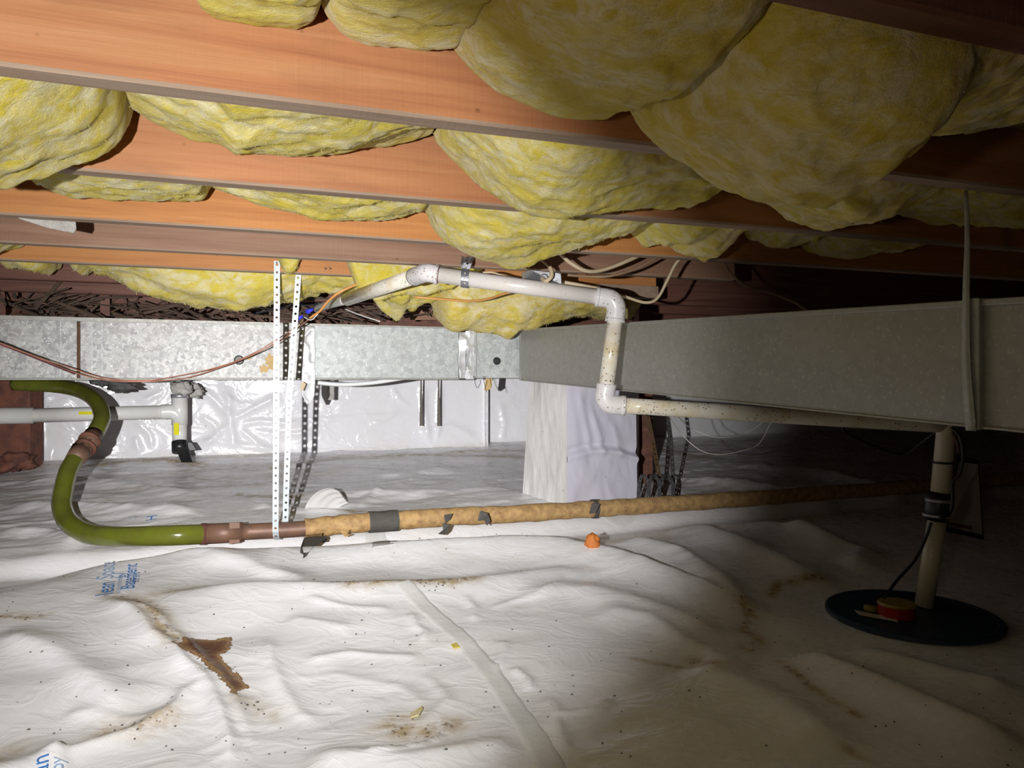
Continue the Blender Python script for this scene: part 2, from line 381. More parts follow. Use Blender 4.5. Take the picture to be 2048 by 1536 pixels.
# (pixels along the fold, height in m, width on near side, width on far side)
FOLDS = [
 ([(-80, 1180), (0, 1166), (150, 1145), (300, 1128), (600, 1114), (850, 1110), (1000, 1102), (1130, 1108), (1260, 1136), (1400, 1180), (1520, 1240)], .052, .09, .028),
 ([(240, 1112), (420, 1128), (560, 1150), (660, 1180)], .016, .03, .05),
 ([(300, 1190), (600, 1180), (850, 1178), (1000, 1160), (1120, 1150), (1240, 1160)], .018, .06, .03),
 ([(1010, 1195), (1130, 1185), (1260, 1200), (1380, 1245), (1480, 1300)], .022, .05, .05),
 ([(1180, 1215), (1300, 1245), (1420, 1310), (1500, 1370)], .018, .05, .05),
 ([(1240, 1075), (1360, 1115), (1440, 1170), (1520, 1250)], .030, .06, .05),
 ([(1300, 1045), (1480, 1090), (1640, 1160), (1700, 1190)], .030, .07, .06),
 ([(1420, 1030), (1560, 1060), (1700, 1110)], .022, .06, .05),
 ([(1560, 1060), (1650, 1085), (1730, 1110), (1700, 1140)], .03, .05, .05),
 ([(1580, 1310), (1740, 1380), (1900, 1450), (2080, 1520)], .035, .07, .06),
 ([(1380, 1330), (1560, 1420), (1700, 1520)], .02, .07, .06),
 ([(1700, 1300), (1850, 1340), (2048, 1390)], .018, .05, .05),
 ([(215, 1185), (280, 1250), (360, 1320), (410, 1380), (440, 1430), (455, 1500), (470, 1560)], .024, .022, .022),
 ([(230, 1185), (320, 1240), (400, 1310), (470, 1400), (520, 1500)], .012, .02, .02),
 ([(0, 1262), (80, 1300), (150, 1340), (220, 1385), (300, 1425)], .020, .035, .06),
 ([(60, 1520), (170, 1495), (260, 1470), (320, 1435), (360, 1390), (400, 1368)], .020, .03, .02),
 ([(-40, 1560), (60, 1530), (150, 1500)], .02, .05, .04),
 ([(120, 1430), (200, 1420), (280, 1440), (330, 1420)], .008, .02, .02),
 ([(530, 1265), (540, 1320), (560, 1360), (600, 1410), (640, 1450)], .009, .015, .015),
 ([(600, 1320), (700, 1300), (770, 1305), (860, 1310)], .008, .02, .012),
 ([(820, 1225), (828, 1255), (845, 1265), (835, 1290)], .008, .01, .01),
 ([(935, 1190), (950, 1215), (940, 1245)], .008, .012, .01),
 ([(1000, 1285), (1012, 1310), (1005, 1345)], .008, .01, .01),
 ([(1035, 1335), (1060, 1360), (1062, 1385)], .009, .01, .008),
 ([(980, 1215), (1030, 1200), (1080, 1196), (1130, 1170)], .006, .01, .01),
 ([(1110, 1440), (1140, 1432), (1190, 1420), (1225, 1400)], .010, .012, .012),
 ([(1085, 1390), (1115, 1420), (1120, 1470), (1130, 1520)], .010, .02, .015),
 ([(725, 1525), (790, 1517), (850, 1498), (895, 1468)], .010, .006, .006),
 ([(850, 1340), (900, 1400), (860, 1440), (820, 1470)], .006, .014, .014),
 ([(650, 1335), (700, 1350), (800, 1370), (860, 1420)], .005, .02, .02),
 ([(600, 1200), (700, 1215), (790, 1220)], .007, .012, .012),
 ([(560, 1235), (640, 1240), (720, 1255)], .006, .02, .012),
 ([(600, 1520), (800, 1530), (1000, 1500), (1060, 1495)], .02, .05, .04),
 ([(0, 1010), (200, 1020), (420, 1035)], .03, .05, .05), ([(0, 1060), (100, 1068), (170, 1090)], .02, .04, .03),
 ([(0, 970), (150, 960), (330, 985), (480, 1000)], .02, .06, .05),
 ([(480, 940), (620, 935), (800, 950), (960, 940)], .02, .08, .05),
 ([(560, 1000), (700, 990), (900, 985), (1040, 975)], .02, .06, .05),
 ([(700, 1020), (780, 975), (860, 945), (960, 940)], .012, .03, .03),
 ([(480, 1010), (560, 1022), (700, 1028)], .012, .03, .03),
 ([(1330, 960), (1500, 975), (1700, 1010)], .03, .08, .07), ([(1450, 930), (1650, 950), (1850, 1010)], .03, .09, .08),
 ([(1660, 1240), (1720, 1270), (1850, 1310)], .008, .03, .03),
]
FW = [([px_ground(*q) for q in pl], a, w1, w2) for pl, a, w1, w2 in FOLDS]
def ground_z(x, y, fine=True):
    x = np.asarray(x, float); y = np.asarray(y, float); z = base_z(x, y)
    for pts, a, w1, w2 in FW:
        xs = [q[0] for q in pts]; ys = [q[1] for q in pts]; m = .35
        sel = (x > min(xs)-m) & (x < max(xs)+m) & (y > min(ys)-m) & (y < max(ys)+m)
        if not np.any(sel): continue
        xx = x[sel] if x.ndim else x; yy = y[sel] if y.ndim else y
        wob = .012*vnoise(xx*9, yy*9, 3.3, 5)
        d, t, s = poly_dist(xx+wob, yy+wob, pts)
        wd = np.where(s > 0, w2, w1); e = sstep(0, .18, t)*sstep(0, .18, 1-t)
        add = a*np.exp(-(d/wd)**(1.7 if max(w1, w2) > .03 else 1.15))*e
        if x.ndim: z[sel] += add
        else: z = z+add
    p = x*N[0]+y*N[1]; s_ = x*A[0]+y*A[1]
    z = z+.010*fbm(s_*1.6+3, p*3.2, .5, 3, 11)
    z = z-.034*np.exp(-((p-2.43)/.11)**2)*sstep(-1.9, -1.5, s_)
    if fine:
        amp = np.clip(.14+.7*sstep(2.4, 2.9, p)+.22*vnoise(s_*2, p*2, 9.1, 4), .03, 1.1)
        z = z+amp*(.010*(.5-np.abs(fbm(s_*3.0, p*9.5, 1.7, 3, 21)))+.0045*(.5-np.abs(fbm(s_*9, p*21, 4.2, 3, 31))))
    lid = np.exp(-(((x-1.096)/.29)**2+((y-2.03)/.29)**2)**3)          # lies flat round the sump lid
    z = z*(1-lid)+.012*lid
    pr = np.exp(-((p-2.53)/.05)**2)*sstep(-1.6, -1.3, s_)             # pressed down under the drain pipe
    return z-pr*.035
def gz(x, y): return float(ground_z(np.array([x]), np.array([y]))[0])
def on_ground(px, py, lift=0.0):
    # walk along the sight line until it meets the ground
    u = (px-CX)/F; v = (HY-py)/F; Y = np.arange(.7, 6.0, .004); g = ground_z(u*Y, Y)
    k = np.argmax(CAMZ+v*Y <= g); Yh = Y[k] if k else Y[-1]
    return Vector((u*Yh, Yh, float(g[k])+lift))
xs = np.concatenate([np.arange(-4.4, -2.2, .03), np.arange(-2.2, 2.2, .0085), np.arange(2.2, 5.6, .03)])
ys = np.concatenate([np.arange(-1.2, .9, .06), np.arange(.9, 2.6, .0075), np.arange(2.6, 5.2, .013), np.arange(5.2, 7.2, .05)])
XX, YY = np.meshgrid(xs, ys, indexing='ij')
ZZ = ground_z(XX.ravel(), YY.ravel()).reshape(XX.shape)
DIRT = [  # soiled creases: pixels, width m, strength
 ([(215, 1185), (300, 1215), (330, 1265), (350, 1285)], .03, .9), ([(700, 1180), (800, 1172), (900, 1175), (950, 1165)], .03, 1.0),
 ([(780, 1460), (840, 1470), (900, 1455)], .035, .9), ([(790, 1435), (830, 1440), (845, 1425)], .02, .6),
 ([(300, 1190), (380, 1178), (500, 1170)], .02, .6), ([(0, 1235), (50, 1235), (90, 1228)], .02, .9),
 ([(220, 1460), (280, 1462), (330, 1440)], .035, .7), ([(0, 1520), (20, 1505)], .03, .6), ([(480, 1400), (540, 1425)], .03, .5),
 ([(1480, 1215), (1500, 1230), (1490, 1265), (1520, 1285), (1500, 1300)], .03, .85), ([(1540, 1190), (1560, 1165), (1640, 1160)], .02, 1.0),
 ([(1560, 1330), (1620, 1380), (1680, 1420), (1720, 1440)], .014, .85), ([(1390, 1330), (1430, 1350)], .025, .8), ([(1270, 1320), (1400, 1345)], .012, .7),
 ([(1690, 1500), (1750, 1525)], .014, .7), ([(170, 935), (260, 925), (330, 922), (400, 930)], .05, 1.0), ([(40, 935), (120, 930)], .05, .8),
 ([(560, 935), (700, 915), (900, 912), (1040, 915)], .05, .7), ([(400, 935), (480, 945), (560, 940)], .06, .5), ([(480, 990), (560, 998), (600, 1000)], .03, .8),
 ([(380, 955), (470, 965)], .05, .5), ([(900, 905), (990, 900), (1045, 903)], .05, .7), ([(620, 1015), (680, 1022), (720, 1025)], .03, .8), ([(1330, 900), (1400, 915)], .1, .6)]
dirt = np.zeros(XX.shape)
for pl, wd, am in DIRT:
    pts = [px_ground(*q) for q in pl]; d, t, s = poly_dist(XX, YY, pts); dirt = np.maximum(dirt, am*np.exp(-(d/wd)**2))
def inside_sd(x, y, poly):
    d, _, _ = poly_dist(x, y, poly+[poly[0]]); ins = np.zeros(x.shape, bool)
    for (x0, y0), (x1, y1) in zip(poly, poly[1:]+poly[:1]):
        c = ((y0 > y) != (y1 > y)) & (x < (x1-x0)*(y-y0)/((y1-y0) or 1e-9)+x0); ins ^= c
    return np.where(ins, d, -d)
STAIN = [(342, 1283), (380, 1276), (430, 1281), (464, 1274), (462, 1300), (441, 1312), (452, 1326), (478, 1350), (497, 1372), (466, 1386), (440, 1360), (410, 1330), (375, 1305)]
sp_ = [tuple(on_ground(*q)[:2]) for q in STAIN]
sdv = inside_sd(XX, YY, sp_); sA = XX*A[0]+YY*A[1]; pA = XX*N[0]+YY*N[1]
dirt = np.maximum(dirt, sstep(2.6, 2.9, pA)*np.clip(-.06+.6*fbm(sA.ravel()*1.6, pA.ravel()*9, .7, 3, 61).reshape(XX.shape), 0, .45))
stain = np.clip(.5+sdv/.07, 0, 1); stain[sdv < -.012] = 0
floor = struct(grid_mesh('floor', np.stack([XX, YY, ZZ], -1), M['liner'], attrs={'dirt': dirt, 'stain': stain}))
floor['label'] = 'crumpled dirty white plastic liner over the crawl space ground'

def drape_strip(name, pxs, width, mat, parent, lift=.003, n=60):
    C = catmull([on_ground(*q) for q in pxs], 10); P = []
    for i, c in enumerate(C):
        t = (C[min(i+1, len(C)-1)]-C[max(i-1, 0)]); t.z = 0; t.normalize(); sd = Vector((t.y, -t.x, 0))
        row = []
        for k in range(9):
            q = c+sd*((k/8-.5)*width*(1+.05*math.sin(i*1.3))); q.z = gz(q.x, q.y)+lift-(.0035 if k in (0, 8) else 0); row.append(q)
        P.append(row)
    return grid_mesh(name, np.array([[list(q) for q in r] for r in P]), mat, parent)
drape_strip('seam_tape', [(806, 1165), (850, 1215), (905, 1262), (950, 1310), (1000, 1375), (1045, 1440), (1100, 1530), (1130, 1570)], .052, M['seam_tape'], floor)
drape_strip('seam_tape', [(736, 1058), (752, 1078), (768, 1093)], .075, M['seam_tape'], floor)
drape_strip('seam_tape', [(1205, 1030), (1235, 1044), (1265, 1030)], .05, M['seam_tape'], floor)

def ground_text(txt, px, py, size, ang, mat, name='printed_lettering'):
    cu = bpy.data.curves.new('t', 'FONT'); cu.body = txt; cu.size = size
    to = bpy.data.objects.new('t', cu); COL.objects.link(to); bpy.context.view_layer.update()
    me = bpy.data.meshes.new_from_object(to.evaluated_get(bpy.context.evaluated_depsgraph_get()))
    bpy.data.objects.remove(to); bpy.data.curves.remove(cu)
    me.name = name; c = on_ground(px, py); ca, sa = math.cos(ang), math.sin(ang)
    for v in me.vertices:
        x = c.x+v.co.x*ca-v.co.y*sa; y = c.y+(v.co.x*sa+v.co.y*ca)*1.0; v.co = (x, y, gz(x, y)+.004)
    me.materials.clear(); me.materials.append(mat); o = bpy.data.objects.new(name, me); COL.objects.link(o); o.parent = floor
    return o
ground_text('lean', 226, 1192, .060, 2.02, M['print'])
ground_text('Space', 226, 1160, .06, 2.02, M['print_light'])
ground_text('by', 251, 1158, .036, 2.02, M['print'])
ground_text('Basement', 268, 1180, .048, 2.0, M['print'])
ground_text('living environment', 240, 1190, .018, 2.02, M['print_light'])
ground_text('SYSTEMS', 277, 1168, .022, 2.0, M['print'])
ground_text('H', 312, 1041, .05, 1.9, M['print']); ground_text('::', 272, 1040, .05, 1.9, M['print_light'])
ground_text('an', 96, 1552, .038, 2.1, M['print']); ground_text('by', 126, 1545, .03, 2.1, M['print_light'])

# ------------------------------------------------------------------ back wall
def wall_piece(name, s0, s1, p, h0, h1, mat, seed, hi=.012):
    ss = np.arange(s0, s1+.001, .012); hh = np.arange(h0, h1+.001, .012); S, H = np.meshgrid(ss, hh, indexing='ij')
    lf = 1-.6*sstep(-1.0, .1, S); d = .014*fbm(S*1.8, H*2.2, seed, 2, 3)+lf*.013*(.5-np.abs(fbm(S*3.4, H*3.0, seed+2, 3, 9)))
    for (pl, a, wd) in WRINK:
        q = []
        for (x, y) in pl:
            v = Wp(x, y, p); q.append((to_sp(v)[0], v.z-CAMZ))
        dd, t, _ = poly_dist(S, H, q); d = d+a*np.exp(-(dd/wd)**1.6)*sstep(0, .2, t)*sstep(0, .2, 1-t)
    dirt = .8*np.exp(-((H-h0-.05)/.035)**2)*(.5+.5*vnoise(S*3, 0*S, 2.2, 3))
    PP = p-d-.06*np.exp(-((H-h0)/.05))                    # flares out at the foot
    P = np.stack([S*A[0]+PP*N[0], S*A[1]+PP*N[1], CAMZ+H], -1)
    return struct(grid_mesh(name, P, mat, attrs={'dirt': dirt, 'stain': 0*S}))
WRINK = [([(455, 770), (458, 810), (462, 850), (470, 900)], .02, .02), ([(462, 840), (500, 820), (560, 790)], .018, .015), ([(462, 835), (430, 800), (400, 775)], .018, .015),
         ([(465, 850), (520, 842), (620, 850)], .016, .012), ([(462, 845), (420, 880), (400, 905)], .016, .015), ([(470, 850), (520, 890), (560, 905)], .014, .012),
         ([(440, 760), (450, 790), (480, 810), (510, 805)], .012, .01), ([(500, 860), (560, 870), (640, 862)], .012, .01), ([(270, 870), (275, 895), (285, 905)], .014, .012),
         ([(250, 775), (290, 800), (330, 780)], .012, .012), ([(270, 840), (300, 870), (305, 900)], .012, .01), ([(400, 830), (430, 850), (440, 880)], .01, .01),
         ([(780, 770), (800, 800), (825, 815)], .008, .008), ([(740, 850), (780, 835), (800, 815)], .01, .01), ([(560, 845), (700, 835), (850, 825)], .006, .008),
         ([(845, 760), (850, 830), (858, 890)], .016, .02), ([(882, 760), (880, 830), (872, 890)], .012, .016), ([(60, 800), (75, 850), (80, 900)], .015, .015),
         ([(820, 870), (900, 850), (960, 880)], .01, .02), ([(1000, 800), (1010, 850), (1000, 890)], .01, .02), ([(350, 900), (420, 880), (560, 902)], .012, .012)]
sc_ = to_sp(Wp(972, 800, 4.34))[0]
wall_piece('wall_back', -3.6, sc_, 4.34, -.50, .16, M['liner_wall'], 1.3)
wall_piece('wall_back_recess', sc_-.02, 6.4, 4.52, -.50, .16, M['liner_wall'], 7.7)
struct(box_sph('trim_1', sc_-.004, sc_+.002, 4.30, 4.54, -.48, .16, M['liner_wall']))
struct(box_sph('trim_2', -3.6, 6.4, 4.52, 4.70, .16, .62, M['dark_wood']))
struct(box_sph('trim_3', -3.6, 6.4, 4.22, 4.6, .14, .19, M['dark_wood'], bev=.004))
struct(box_sph('ceiling', -3.6, 6.4, -1.0, 4.75, .556, .575, M['dark_wood']))
for k in range(2):
    pass

# ------------------------------------------------------------------ floor joists
JP = [.478, .884, 1.29, 1.69, 2.10, 2.50, 2.91, 3.31, 3.71]; JT = .038
JH = [.318, .318, .317, .318, .328, .338, .33, .33, .33]
JL = ['nearest floor joist, dark corner of wood at the top right of the frame', 'big orange-brown floor joist crossing the upper left of the frame',
      'second full joist down, pinkish brown with yellow batts hanging before it', 'orange joist just above the plain brown joist at left',
      'plain greyish brown joist that carries the grey tin bracket', 'narrow orange joist face that the perforated straps hang from',
      'dim joist behind the long yellow batt over the duct', 'thin dark joist edge above the duct at far left', 'last dim joist edge next to the back sill']
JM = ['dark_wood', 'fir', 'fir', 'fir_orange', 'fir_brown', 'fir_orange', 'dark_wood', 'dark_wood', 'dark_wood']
s_end5 = to_sp(Wp(1312, 560, 2.5))[0]
joists = []
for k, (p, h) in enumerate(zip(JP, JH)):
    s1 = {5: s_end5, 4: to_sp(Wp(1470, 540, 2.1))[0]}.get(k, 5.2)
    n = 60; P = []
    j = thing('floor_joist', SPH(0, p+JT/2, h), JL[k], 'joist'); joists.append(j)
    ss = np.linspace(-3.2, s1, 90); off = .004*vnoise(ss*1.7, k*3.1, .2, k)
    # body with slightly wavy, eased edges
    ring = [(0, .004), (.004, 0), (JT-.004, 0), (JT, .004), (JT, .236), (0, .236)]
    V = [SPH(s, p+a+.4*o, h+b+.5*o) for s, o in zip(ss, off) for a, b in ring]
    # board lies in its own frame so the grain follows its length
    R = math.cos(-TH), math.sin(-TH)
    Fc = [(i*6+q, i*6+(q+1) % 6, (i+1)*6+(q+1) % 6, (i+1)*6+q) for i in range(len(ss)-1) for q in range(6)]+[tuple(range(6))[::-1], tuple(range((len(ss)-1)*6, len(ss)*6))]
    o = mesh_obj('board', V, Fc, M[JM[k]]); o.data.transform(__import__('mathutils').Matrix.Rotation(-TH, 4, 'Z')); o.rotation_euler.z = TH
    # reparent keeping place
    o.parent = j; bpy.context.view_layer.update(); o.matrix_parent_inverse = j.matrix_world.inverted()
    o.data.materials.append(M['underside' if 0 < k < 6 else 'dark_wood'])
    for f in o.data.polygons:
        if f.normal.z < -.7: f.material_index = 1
# knots of mark on joist 5 face: two small ink arrows
for dx in (0, 9):
    a = Wp(648+dx, 533, 2.497)
    mesh_obj('ink_mark', [a, Wp(655+dx, 537, 2.497), Wp(648+dx, 541, 2.497), Wp(651+dx, 537, 2.497)], [(0, 1, 2, 3)], M['mark'], joists[5])

# ------------------------------------------------------------------ fibreglass batts
def fuzz(name, P, Nn, cnt, ln, wd, mat, parent, seed):
    r = np.random.default_rng(seed); nu, nv = P.shape[:2]; hi = int(nv*.62)
    i = r.integers(1, nu-1, cnt); j = r.integers(int(nv*.03), hi, cnt)
    c = P[i, j]; nn = Nn[i, j]; d = nn*.45+r.normal(0, .6, (cnt, 3))+np.array([0, 0, -.15]); d /= np.linalg.norm(d, axis=1)[:, None]
    side = np.cross(d, r.normal(0, 1, (cnt, 3))); side /= np.linalg.norm(side, axis=1)[:, None]+1e-9
    L = ln*r.uniform(.3, 1.0, (cnt, 1))**1.5; c0 = c-nn*.002
    bend = r.normal(0, .25, (cnt, 3))*L
    V = np.stack([c0-side*wd, c0+side*wd, c0+d*L*.6+side*wd*.6+bend*.3, c0+d*L*.6-side*wd*.6+bend*.3, c0+d*L+bend], 1).reshape(-1, 3)
    b = np.arange(cnt)*5; Fc = [(x, x+1, x+2, x+3) for x in b]+[(x+3, x+2, x+4) for x in b]
    o = mesh_obj(name, V, Fc, mat, parent); o['kind'] = 'stuff'; return o
def batt(outline, p0, p1, label, seed, mat='batt', htop=.42, rough=1.0, shag=0.0, sil=.5, grp=None):
    pm = (p0+p1)/2; hw = (p1-p0)/2
    q = sorted([(to_sp(Wp(x, y, pm+sil*hw))[0], Wp(x, y, pm+sil*hw).z-CAMZ) for x, y in outline])
    s0, s1 = q[0][0], q[-1][0]; Zm = pm; st = max(.0032, Zm*.0026)
    n = max(14, int((s1-s0)/st)); ss = np.linspace(s0, s1, n); hb = np.interp(ss, [a for a, _ in q], [b for _, b in q])
    ker = max(3, n//55); kk = np.ones(ker)/ker; pad = np.pad(hb, ker, 'edge'); hb = np.convolve(pad, kk, 'same')[ker:-ker]
    m = max(30, int(.62*(hw*2+.12)/st)); t = np.linspace(0, 1, m); ph = np.pi*t
    PH, S = np.meshgrid(ph, ss); HB = hb[:, None]+0*PH
    e = np.sqrt(np.clip(np.minimum((S-s0), (s1-S))/(.10*min(1.0, (s1-s0)*2)), 0, 1))   # pillow ends pinch
    e = .25+.75*e
    drop = np.clip(.33-HB, 0, .3)
    sn = np.sin(PH)**.62
    PPp = pm-hw*np.cos(PH)*(1.0+.35*drop*np.sin(PH)*3)*(.55+.45*e)
    HH = htop-(htop-HB)*sn
    sc = rough*(.6+Zm*.28)
    tilt = S+PPp*.7-HH*1.2
    big = fbm(S*3.2, PPp*5, HH*5, 3, seed)*.022*sc
    lay = (.55-np.abs(fbm(tilt*3.0, HH*20+S*5, PPp*14, 3, seed+50, .4)))*.0125*sc
    med = fbm(S*26, PPp*36, HH*36, 3, seed+9)*.0042*sc
    fin = fbm(S*110, PPp*150, HH*150, 2, seed+77)*.0013*sc
    nx = -np.cos(PH); nz = -np.sin(PH)
    tuft = 0
    if shag: tuft = shag*np.clip(vnoise(S*38, PPp*12, 0*S, seed+5), 0, 1)*np.sin(PH)**4
    D = (big+lay+med+fin)*np.sin(PH)**.5
    PPp = PPp+nx*D; HH = HH+nz*(D+tuft)
    top = np.linspace(1, 0, 8)[1:-1]
    PT = np.concatenate([PPp, (PPp[:, -1:]*top+PPp[:, :1]*(1-top))], 1); HT = np.concatenate([HH, htop+0*(PPp[:, :1]*top)], 1)
    S2 = np.concatenate([S, S[:, :1]+0*top], 1)
    P = np.stack([S2*A[0]+PT*N[0], S2*A[1]+PT*N[1], CAMZ+HT], -1)
    c = P.reshape(-1, 3).mean(0)
    th = thing('insulation_batt', (c[0], c[1], P[..., 2].min()), label, 'insulation', grp)
    grid_mesh('blanket', P, M[mat], th, closed_v=True)
    Pm = P[:, :m]; du = np.gradient(Pm, axis=0); dv = np.gradient(Pm, axis=1); nn = np.cross(du, dv)
    nn /= np.linalg.norm(nn, axis=2)[..., None]+1e-9
    if (nn[n//2, m//2] @ np.array([0, 0, 1])) > 0: nn = -nn
    area = (s1-s0)*.4
    fuzz('loose_fibres', Pm, nn, int(min(12000, max(900, area*42000/(Zm+.3)))), .0065*(.6+Zm*.35), .00035*(.6+.6*Zm), M[mat], th, seed)
    return th
B = JP; T = JT
def bay(k): return B[k]+T+.002, B[k+1]-.002
batt([(360, -120), (390, -10), (450, 6), (520, 20), (600, 28), (640, 20), (662, -60)], *bay(0), 'small yellow batt edge at the top, leftmost over the big joist', 1, 'batt')
batt([(640, -60), (655, 18), (700, 55), (760, 80), (850, 94), (925, 98), (950, 60), (980, -40)], *bay(0), 'rounded yellow batt at the top right of the big joist face', 2, 'batt_old')
batt([(905, -40), (926, 90), (960, 145), (1040, 200), (1100, 232), (1180, 262), (1240, 272), (1280, 240), (1310, 150), (1340, 20)], *bay(0), 'shaded batt lobe hanging at top centre, left of the largest batt', 3, 'batt_old')
batt([(1255, 60), (1268, 225), (1308, 306), (1378, 356), (1432, 392), (1469, 416), (1531, 428), (1570, 405), (1612, 348), (1700, 305), (1780, 277), (1850, 262), (1966, 250), (2048, 222), (2200, 170), (2350, 100), (2420, 0)], *bay(0), 'largest batt, a huge dull yellow bulge filling the top right', 4, 'batt_old', rough=1.1)
batt([(-330, 60), (-200, 300), (-60, 372), (20, 376), (90, 355), (180, 315), (235, 280), (256, 245), (266, 150)], *bay(1), 'yellow batt bulging at the left edge below the big joist', 6)
batt([(256, 150), (264, 238), (300, 262), (380, 292), (440, 310), (470, 335), (530, 333), (600, 334), (660, 330), (760, 306), (840, 286), (876, 264), (888, 190)], *bay(1), 'long yellow batt below the big joist at left centre', 7)
batt([(872, 190), (882, 268), (928, 328), (969, 376), (1027, 421), (1100, 438), (1190, 432), (1270, 428), (1340, 432), (1392, 408), (1408, 370), (1430, 280)], *bay(1), 'wide yellow batt slanting down right at the centre, half in beam', 8)
batt([(1440, 330), (1500, 395), (1560, 425), (1600, 458), (1640, 468), (1690, 450), (1716, 412), (1735, 340)], *bay(1), 'ragged dim batt lobe below and right of the largest batt', 9, 'batt_old', shag=.01)
batt([(1700, 330), (1722, 380), (1800, 420), (1870, 456), (1905, 472), (1928, 452), (1942, 400), (1960, 330)], *bay(1), 'dim yellow batt just left of the hanging duct strap', 10, 'batt_old', shag=.01)
batt([(1940, 340), (1955, 440), (1990, 462), (2060, 440), (2150, 400), (2230, 300)], *bay(1), 'very dark batt right of the hanging duct strap', 11, 'batt_old')
batt([(55, 320), (85, 368), (150, 385), (230, 394), (300, 397), (360, 391), (405, 388), (425, 350)], *bay(2), 'thin yellow batt strip under the second joist at far left', 12)
batt([(405, 350), (425, 390), (480, 408), (560, 430), (620, 440), (700, 438), (780, 426), (835, 414), (855, 370)], *bay(2), 'shallow yellow batt between the second and third joists, left centre', 13)
batt([(830, 360), (848, 425), (870, 468), (900, 498), (960, 520), (1020, 527), (1100, 515), (1180, 492), (1250, 467), (1285, 450), (1305, 400)], *bay(2), 'bright yellow batt hanging just above the white pipe and its metal clamp', 14)
batt([(1245, 420), (1262, 460), (1285, 480), (1302, 498), (1335, 482), (1352, 460), (1362, 420)], *bay(2), 'small yellow tuft above the loose cream cables', 15, shag=.01)
batt([(1335, 420), (1348, 480), (1375, 502), (1400, 496), (1422, 472), (1436, 420)], *bay(2), 'frayed dim yellow tuft, next right from the small tuft', 16, 'batt_old', shag=.02)
batt([(1515, 430), (1535, 490), (1560, 488), (1580, 482), (1600, 430)], *bay(2), 'tiny ragged dark yellow tuft under the ragged lobe', 17, 'batt_old', shag=.02)
batt([(1600, 430), (1640, 500), (1700, 512), (1820, 492), (1870, 430)], *bay(2), 'faint dark batt in shade beyond the third joist at right', 18, 'batt_old')
batt([(-140, 440), (-60, 520), (0, 518), (30, 505), (52, 492), (66, 460)], *bay(4), 'yellow batt corner at the left edge under the brown joist', 19)
batt([(12, 510), (40, 535), (80, 545), (112, 549), (124, 535), (128, 505)], *bay(5), 'little pale batt scrap above the duct at far left', 20)
batt([(142, 510), (160, 540), (175, 553), (188, 540), (196, 510)], *bay(5), 'pale torn tuft beside the scrap above the duct at left', 21, shag=.01)
batt([(150, 510), (190, 543), (240, 562), (300, 588), (345, 600), (400, 612), (470, 617), (540, 611), (600, 594), (640, 575), (668, 520)], *bay(5), 'long bright yellow batt over the duct left of the straps', 22, shag=.012)
batt([(548, 495), (556, 520), (572, 546), (592, 540), (606, 500)], B[4]+.3, B[5]-.002, 'small yellow scrap stuck at the top of the perforated strap', 23)
batt([(690, 490), (712, 565), (735, 590), (780, 596), (840, 588), (900, 570), (950, 550), (985, 490)], B[4]+.335, B[5]-.002, 'torn yellow batt behind the upper elbow of the white pipe', 24, shag=.008)
batt([(608, 520), (622, 585), (680, 598), (740, 606), (772, 628), (790, 632), (806, 612), (850, 602), (890, 590), (905, 520)], *bay(5), 'ragged yellow batt under the sloping end of the white pipe', 25, shag=.012)
batt([(846, 560), (868, 632), (885, 648), (930, 648), (965, 655), (1002, 668), (1030, 655), (1080, 646), (1140, 641), (1190, 641), (1228, 636), (1245, 560)], *bay(5), 'torn yellow batt drooping over the duct top below the white pipe', 26, 'batt_old', shag=.006)

# ------------------------------------------------------------------ air duct
DP = 2.90
duct = thing('air_duct', SPH(0, DP+.12, -.004), 'galvanised sheet metal air duct running across the whole view and toward the right', 'duct')
def s_at(px, p=DP): return to_sp(Wp(px, 700, p))[0]
s157, s606, s918, s1042 = s_at(157), s_at(606), s_at(918), s_at(1042)
def duct_sec(s0, s1, mat, h0=-.004, h1=.2, p=DP, d=.26, nm='duct_section'):
    o = box_sph(nm, s0, s1, p, p+d, h0, h1, mat, duct, .003); return o
duct_sec(-3.2, s157-.004, M['galv_left'], h1=.205)
duct_sec(s157+.004, s606, M['galv_left'], h1=.205)
duct_sec(s606, s918, M['galv'], h1=.200)
x = duct_sec(s_at(940), s1042, M['galv'], -.003, .197, DP-.004); x['label'] = 'speckled duct collar with black hole'
x = box_sph('seam', s157-.0045, s157+.0045, DP-.003, DP+.2, -.006, .192, M['seam_rust'], duct); x['label'] = 'rusty dark seam'
for q in (-.055, .04, .07): box_sph('rib', s157+q, s157+q+.004, DP-.0022, DP+.01, -.002, .203, M['galv'], duct)
for px in (690, 770): pass
